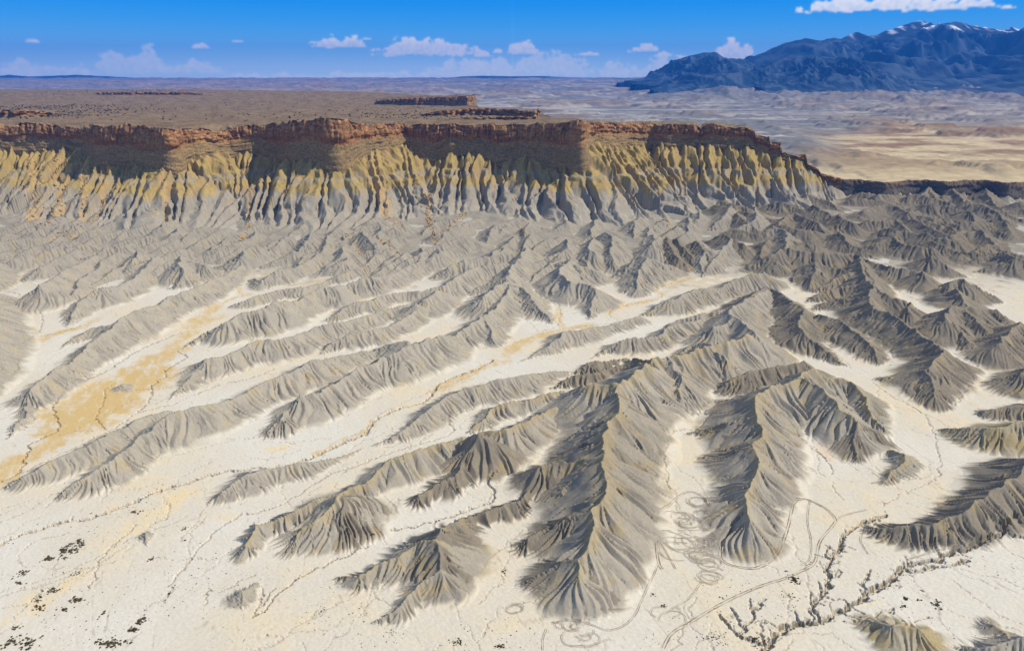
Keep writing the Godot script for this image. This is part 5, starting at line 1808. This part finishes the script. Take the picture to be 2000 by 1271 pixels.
func bush_mesh(seed_: int, n: int, tall: float, green: float, big := 1.0, tone := 1.0) -> ArrayMesh:
	var rng := RandomNumberGenerator.new()
	rng.seed = seed_
	var st := SurfaceTool.new()
	st.begin(Mesh.PRIMITIVE_TRIANGLES)
	for i in n:
		var d := Vector3(rng.randfn(), absf(rng.randfn()) * 0.9, rng.randfn()).normalized()
		var r := 0.5 * pow(rng.randf(), 0.45) * (0.8 + 0.3 * sin(d.x * 5.0 + seed_) * cos(d.z * 4.0))
		var at := Vector3(d.x * r, d.y * r * tall, d.z * r)
		var sz := rng.randf_range(0.07, 0.15) * big
		var b := Basis.from_euler(Vector3(rng.randf() * TAU, rng.randf() * TAU, 0))
		var k := rng.randf_range(0.75, 1.35)
		var col := Color(0.165, 0.14, 0.088).lerp(Color(0.16, 0.15, 0.07), green) * k * tone
		col.a = 1.0
		var q := [at + b * Vector3(-sz, 0, 0), at + b * Vector3(0, sz * 1.4, 0), at + b * Vector3(sz, 0, 0), at + b * Vector3(0, -sz, sz * 0.4)]
		for m in [0, 1, 2, 0, 2, 3]:
			st.set_color(col)
			st.set_normal((d * 0.8 + b.z * 0.4).normalized())
			st.add_vertex(q[m])
	# bare stems at the foot
	for i in 5:
		var a := i * TAU / 5.0
		var t := Vector3(cos(a) * 0.25, 0.3 * tall, sin(a) * 0.25)
		var w := Vector3(-sin(a), 0, cos(a)) * 0.02
		for m in [w, -w, t]:
			st.set_color(Color(0.12, 0.09, 0.06))
			st.set_normal(Vector3(cos(a), 0.3, sin(a)).normalized())
			st.add_vertex(m)
	return st.commit()


func build_plants():
	var rng := RandomNumberGenerator.new()
	rng.seed = 61
	var kinds: Array = []
	for i in 6:
		kinds.append(bush_mesh(10 + i, 90, 0.75, 0.15 + 0.14 * (i % 3)))
	var all: Array = []
	# patches: x, z, half width, half depth, count, size, label
	var patches: Array = []
	patches.append([-148.2, 209.4, 3.6, 4.0, 96, 0.85, "dark low desert shrub in the ring shaped thicket on the left flat", 1.0])
	patches.append([-148.2, 209.4, 2.4, 2.6, 19, 0.51, "dark low desert shrub inside the ring shaped thicket on the left flat", 0.0])
	patches.append([-152.7, 203.6, 2.4, 1.6, 41, 0.85, "dark low desert shrub in the thicket just left of the ring shaped one", 0.0])
	patches.append([-147.8, 203.9, 2.7, 1.3, 22, 0.59, "dark low desert shrub between the ring shaped thicket and its neighbour", 0.0])
	patches.append([-156.3, 196, 2.1, 2.0, 35, 0.68, "dark low desert shrub in the patch by the left edge", 0.0])
	patches.append([-155, 191.5, 1.6, 1.0, 16, 0.68, "dark low desert shrub in the small strip below the left edge patch", 0.0])
	patches.append([-139.4, 196.5, 2.6, 2.3, 35, 0.47, "dark low desert shrub in the thin patch below the ring shaped thicket", 0.0])
	patches.append([-141.8, 187.4, 3.4, 1.9, 44, 0.64, "dark low desert shrub in the slanting strip under the thin patch", 0.0])
	patches.append([-144.1, 183.4, 2.1, 3.2, 44, 0.55, "dark low desert shrub in the pale scrub left of the dark strips", 0.0])
	patches.append([-141.4, 179.8, 1.5, 1.3, 25, 0.77, "dark low desert shrub in the dark strip beside the pale scrub", 0.0])
	patches.append([-132.8, 183.4, 2.2, 1.6, 35, 0.81, "dark low desert shrub in the dark leafy strip at middle left", 0.0])
	patches.append([-133.5, 179.5, 1.8, 1.2, 25, 0.77, "dark low desert shrub in the long dark strip below the leafy one", 0.0])
	patches.append([-108.8, 174.5, 1.5, 2.2, 38, 0.81, "dark low desert shrub in the upper clump near the lower left middle", 0.0])
	patches.append([-108.4, 170.8, 1.4, 1.2, 32, 0.85, "dark low desert shrub in the lower clump near the lower left middle", 0.0])
	patches.append([-113.1, 165.6, 4.3, 1.9, 70, 0.81, "dark low desert shrub in the wide thicket at the bottom edge", 0.0])
	patches.append([-135.6, 165.6, 2.9, 2.3, 57, 0.77, "dark low desert shrub in the thicket at the bottom left", 0.0])
	patches.append([-141.1, 165.2, 1.7, 3.1, 41, 0.77, "dark low desert shrub in the green thicket at the bottom left corner", 0.0])
	patches.append([-143.1, 171.6, 1.5, 1.3, 19, 0.68, "dark low desert shrub above the bottom left corner thicket", 0.0])
	patches.append([-137.7, 230.6, 2.6, 1.6, 28, 0.68, "dark low desert shrub in the small clump under the long wash", 0.0])
	patches.append([-115.4, 220.3, 1.6, 1.6, 19, 0.68, "dark low desert shrub in the narrow strip left of the ridge nose", 0.0])
	patches.append([-118.9, 203.6, 1.8, 1.6, 25, 0.68, "dark low desert shrub in the narrow strip below the low mound", 0.0])
	patches.append([-112.3, 213.7, 0.5, 0.9, 6, 0.77, "dark low desert shrub standing alone below the ridge nose", 0.0])
	patches.append([-113.2, 207.4, 0.5, 0.6, 3, 0.85, "dark low desert shrub standing single on the white flat", 0.0])
	patches.append([-105.3, 186.2, 0.6, 6.7, 41, 0.47, "dark low desert shrub in the column along the shallow wash", 0.0])
	patches.append([-121.3, 177.6, 0.6, 2.2, 14, 0.68, "dark low desert shrub in the short column on the cream flat", 0.0])
	patches.append([89.3, 193.2, 2.1, 2.8, 64, 0.68, "dark low desert shrub in the green clump left of the dark arroyo", 0.0])
	patches.append([85, 184.3, 3.4, 4.7, 54, 0.38, "dark low desert shrub scattered below the green clump", 0.0])
	patches.append([127.9, 181.6, 1.7, 2.0, 41, 0.64, "dark low desert shrub in the largest clump right of the arroyo", 0.0])
	patches.append([119.9, 184.5, 0.7, 1.0, 12, 0.77, "dark low desert shrub in the small round clump right of the arroyo", 0.0])
	patches.append([123.6, 183.6, 1.1, 0.7, 11, 0.72, "dark low desert shrub in the small flat clump right of the arroyo", 0.0])
	patches.append([117.9, 180.7, 2.1, 0.9, 22, 0.51, "dark low desert shrub in the thin line of clumps right of the arroyo", 0.0])
	patches.append([127.1, 188.1, 0.6, 0.5, 4, 0.68, "dark low desert shrub standing single on the white flat right of the arroyo", 0.0])
	patches.append([43.4, 186.2, 0.9, 0.9, 16, 0.47, "dark low desert shrub in the speck of brush by the ruts", 0.0])
	patches.append([45.7, 180.7, 1.0, 0.9, 16, 0.51, "dark low desert shrub in the second speck of brush by the ruts", 0.0])
	patches.append([64.2, 184.3, 1.1, 0.9, 19, 0.42, "dark low desert shrub beside the long double rut", 0.0])
	patches.append([57.2, 167.7, 3.8, 3.3, 64, 0.42, "dark low desert shrub in the loose brush at the bottom right of the ruts", 0.0])
	patches.append([68.7, 167.1, 3.1, 2.9, 64, 0.51, "dark low desert shrub in the brush between the branching gullies", 0.0])
	patches.append([-15.1, 165.6, 2.6, 1.7, 64, 0.51, "dark low desert shrub in the clump at the bottom edge left of the ruts", 0.0])
	patches.append([-3.4, 164.2, 2.0, 1.0, 38, 0.59, "dark low desert shrub in the flat clump at the bottom edge", 0.0])
	patches.append([-3, 196.7, 1.0, 1.6, 19, 0.51, "dark low desert shrub in the small clump on the flat between two ridges", 0.0])
	patches.append([-48.3, 215.8, 1.1, 0.9, 16, 0.51, "dark low desert shrub in the small clump between the ridge tails", 0.0])
	patches.append([-56.6, 178.4, 2.5, 2.0, 38, 0.3, "dark low desert shrub in the faint brush on the white flat", 0.0])
	patches.append([-34.4, 169.8, 3.8, 2.9, 41, 0.3, "dark low desert shrub in the sparse brush above the bottom edge", 0.0])
	for p in patches:
		for i in p[4]:
			var a := rng.randf() * TAU
			var r := absf(rng.randfn(0.0, 0.62))
			if p[7] > 0.5:
				r = rng.randfn(0.8, 0.2)
			var q := Vector2(p[0] + cos(a) * r * p[2], p[1] + sin(a) * r * p[3])
			var size: float = p[5] * (0.4 + 1.0 * pow(rng.randf(), 1.6))
			all.append([size, q, p[6], rng.randf() * TAU, rng.randf_range(0.7, 1.2)])
	# single bushes sprinkled over the pale flats and along the cut washes
	for i in 5200:
		var q := Vector2(rng.randf_range(-205, 60), rng.randf_range(160, 262))
		if nz.get_noise_2d(q.x * 0.022 + 5.0, q.y * 0.022) + 0.4 * nz.get_noise_2d(q.x * 0.1, q.y * 0.1) > -0.05 and q.x < 30.0 - (q.y - 160.0) * 1.6:
			all.append([rng.randf_range(0.14, 0.30) + 0.3 * pow(rng.randf(), 5.0), q, "", rng.randf() * TAU, 1.0])
	for i in 1600:
		var q := Vector2(rng.randf_range(20, 170), rng.randf_range(158, 205))
		if nz.get_noise_2d(q.x * 0.03 + 15.0, q.y * 0.03) > 0.1:
			all.append([rng.randf_range(0.12, 0.26) + 0.25 * pow(rng.randf(), 4.0), q, "", rng.randf() * TAU, 1.0])
	for k in bid.size():
		var id := bid[k]
		if skind[id] != 0 or sdep[id] < 0.55 or bz[k] > 330.0:
			continue
		for m in (2 if sdep[id] > 1.2 else 1):
			if rng.randf() < 0.55:
				var d := rng.randfn(0, swid[id] * 1.3)
				var t := rng.randf()
				var w := Vector2(bdz[k], -bdx[k]).normalized() * d
				all.append([rng.randf_range(0.12, 0.36), Vector2(bx[k] + bdx[k] * t, bz[k] + bdz[k] * t) + w, "", rng.randf() * TAU, 1.0])
	var named := 0
	var rest: Array[Transform3D] = []
	all.sort_custom(func(a, b): return a[0] > b[0])
	for e in all:
		var q: Vector2 = e[1]
		var g := eval(q.x, q.y)
		if g.a - rise(q.y) > 1.2:
			continue
		var size: float = e[0] * S
		var t := Transform3D(Basis(Vector3.UP, e[3]).scaled(Vector3(size, size * e[4], size)), Vector3(q.x * S, g.a * S - 0.06, -q.y * S))
		if e[2] != "" and named < 290:
			var o := put("desert_shrub", kinds[named % 6], M.leaf)
			o.transform = t
			tag(o, e[2], "shrub", "shrubs: " + e[2])
			named += 1
		else:
			rest.append(t)
	scatter("low_brush", "small dark brush dotted over the pale flats and along the cut washes", kinds[1], M.leaf, rest, [])
	# junipers on the mesa top
	var trees: Array = []
	for i in 4:
		trees.append(bush_mesh(40 + i, 60, 1.15, 0.75, 1.6, 0.5))
	var far: Array[Transform3D] = []
	var count := 0
	var groves: Array = []
	groves.append([-703.6, 1109.7, 52.4, 45.4, 150, 0.0, "small dark juniper below the left rock step on the mesa top", 50])
	groves.append([-982.1, 1556.4, 73.1, 155.7, 420, 0.0, "small dark juniper above the left rock step on the mesa top", 40])
	groves.append([-746.3, 1336.9, 71.9, 138.8, 260, 0.0, "small dark juniper on the open flat right of the left rock step", 40])
	groves.append([-1305.6, 2753.6, 128.7, 260, 300, 0.0, "small dark juniper along the far left horizon of the mesa", 0])
	groves.append([-415.9, 1081.4, 116.7, 58.2, 40, 0.0, "small dark juniper near the front rim above the first buttress", 30])
	groves.append([-250.4, 1239.5, 75.1, 211.2, 70, 0.0, "small dark juniper in the middle of the mesa top", 25])
	groves.append([-116.8, 1155.1, 62.3, 66.5, 160, 0.0, "small dark juniper in front of the pale banded rock step", 40])
	groves.append([-488.2, 1821.2, 146.5, 260, 60, 0.0, "small dark juniper in the far middle of the mesa top", 0])
	for gv in groves:
		for i in gv[4]:
			var q := Vector2(gv[0] + rng.randfn(0, gv[2]), gv[1] + rng.randfn(0, gv[3]))
			var u := 1000.0 + 1428.0 * q.x / q.y * 1.045
			if q.y > plateau_back(u) * 0.99 or q.y < 905.0:
				continue
			var size := rng.randf_range(1.6, 3.4) * S
			var y: float = plateau_top(q.y) + swell(q.x, q.y) + gv[5]
			var t := Transform3D(Basis(Vector3.UP, rng.randf() * TAU).scaled(Vector3(size, size, size)), Vector3(q.x * S, y * S - 0.5, -q.y * S))
			if count < 240 and i < gv[7]:
				var o := put("juniper_tree", trees[count % 4], M.leaf)
				o.transform = t
				tag(o, gv[6], "tree", "junipers: " + gv[6])
				count += 1
			else:
				far.append(t)
	scatter("juniper_scrub", "scattered dark juniper scrub across the mesa top", trees[0], M.leaf, far, [])


# ---------------------------------------------------------------- two parked dirt bikes

func tube(st: SurfaceTool, a: Vector3, b: Vector3, r: float):
	var c := CylinderMesh.new()
	c.top_radius = r
	c.bottom_radius = r
	c.height = a.distance_to(b)
	c.radial_segments = 8
	c.rings = 1
	var y := (b - a).normalized()
	var x := y.cross(Vector3(0.3, 0.1, 1.0)).normalized()
	st.append_from(c, 0, Transform3D(Basis(x, y, x.cross(y)), (a + b) * 0.5))


func box(st: SurfaceTool, at: Vector3, size: Vector3, tilt: float):
	var m := BoxMesh.new()
	m.size = size
	st.append_from(m, 0, Transform3D(Basis(Vector3.BACK, tilt), at))


func start() -> SurfaceTool:
	var st := SurfaceTool.new()
	st.begin(Mesh.PRIMITIVE_TRIANGLES)
	return st


func bike(label: String) -> Node3D:
	var o := Node3D.new()
	o.name = numbered("dirt_bike")
	add_child(o)
	tag(o, label, "motorbike", "dirt bikes parked by the track")
	for s in [-1.0, 1.0]:
		var w := start()
		var t := TorusMesh.new()
		t.inner_radius = 0.25
		t.outer_radius = 0.35
		t.rings = 20
		t.ring_segments = 8
		w.append_from(t, 0, Transform3D(Basis(Vector3.RIGHT, PI / 2), Vector3(s * 0.74, 0.35, 0)))
		var wheel := put("wheel", w.commit(), M.tyre, o)
		var h := start()
		for k in 6:
			var d := Vector3(cos(k * PI / 3), sin(k * PI / 3), 0) * 0.25
			tube(h, Vector3(s * 0.74, 0.35, 0), Vector3(s * 0.74, 0.35, 0) + d, 0.008)
		tube(h, Vector3(s * 0.74, 0.35, -0.07), Vector3(s * 0.74, 0.35, 0.07), 0.04)
		put("hub", h.commit(), M.dark_metal, wheel)
	var f := start()
	tube(f, Vector3(0.45, 0.92, 0), Vector3(0.2, 0.35, 0), 0.035)
	tube(f, Vector3(0.2, 0.35, 0), Vector3(-0.28, 0.36, 0), 0.035)
	tube(f, Vector3(-0.28, 0.36, 0), Vector3(-0.32, 0.78, 0), 0.03)
	tube(f, Vector3(0.42, 0.86, 0), Vector3(-0.8, 0.84, 0), 0.03)
	tube(f, Vector3(-0.28, 0.36, 0.08), Vector3(-0.74, 0.35, 0.08), 0.03)
	put("frame", f.commit(), M.dark_metal, o)
	var e := start()
	box(e, Vector3(0.0, 0.48, 0), Vector3(0.34, 0.3, 0.24), 0.1)
	put("engine", e.commit(), M.dark_metal, o)
	var s2 := start()
	box(s2, Vector3(-0.25, 0.93, 0), Vector3(0.72, 0.09, 0.2), -0.05)
	put("seat", s2.commit(), M.plastic, o)
	var tk := start()
	box(tk, Vector3(0.2, 0.92, 0), Vector3(0.36, 0.22, 0.24), 0.25)
	put("fuel_tank", tk.commit(), M.plastic, o)
	for s in [-1.0, 1.0]:
		var fd := start()
		box(fd, Vector3(s * 0.78, 0.84 if s > 0 else 0.9, 0), Vector3(0.55, 0.025, 0.16), -0.12 if s > 0 else -0.3)
		put("mudguard", fd.commit(), M.plastic, o)
	var fk := start()
	for s in [-0.09, 0.09]:
		tube(fk, Vector3(0.74, 0.35, s), Vector3(0.47, 1.02, s), 0.025)
	put("fork", fk.commit(), M.dark_metal, o)
	var hb := start()
	tube(hb, Vector3(0.42, 1.1, -0.4), Vector3(0.42, 1.1, 0.4), 0.018)
	put("handlebar", hb.commit(), M.dark_metal, o)
	return o


func build_bikes():
	var b0 := bike("dark dirt bike parked inside the bend of the double rut, the upper of the pair")
	b0.position = Vector3(97.97 * S, eval(97.97, 201.55).a * S, -201.55 * S)
	b0.rotation.y = -0.35
	var b1 := bike("dark dirt bike parked inside the bend of the double rut, the lower of the pair")
	b1.position = Vector3(97.02 * S, eval(97.02, 200.57).a * S, -200.57 * S)
	b1.rotation.y = -0.35
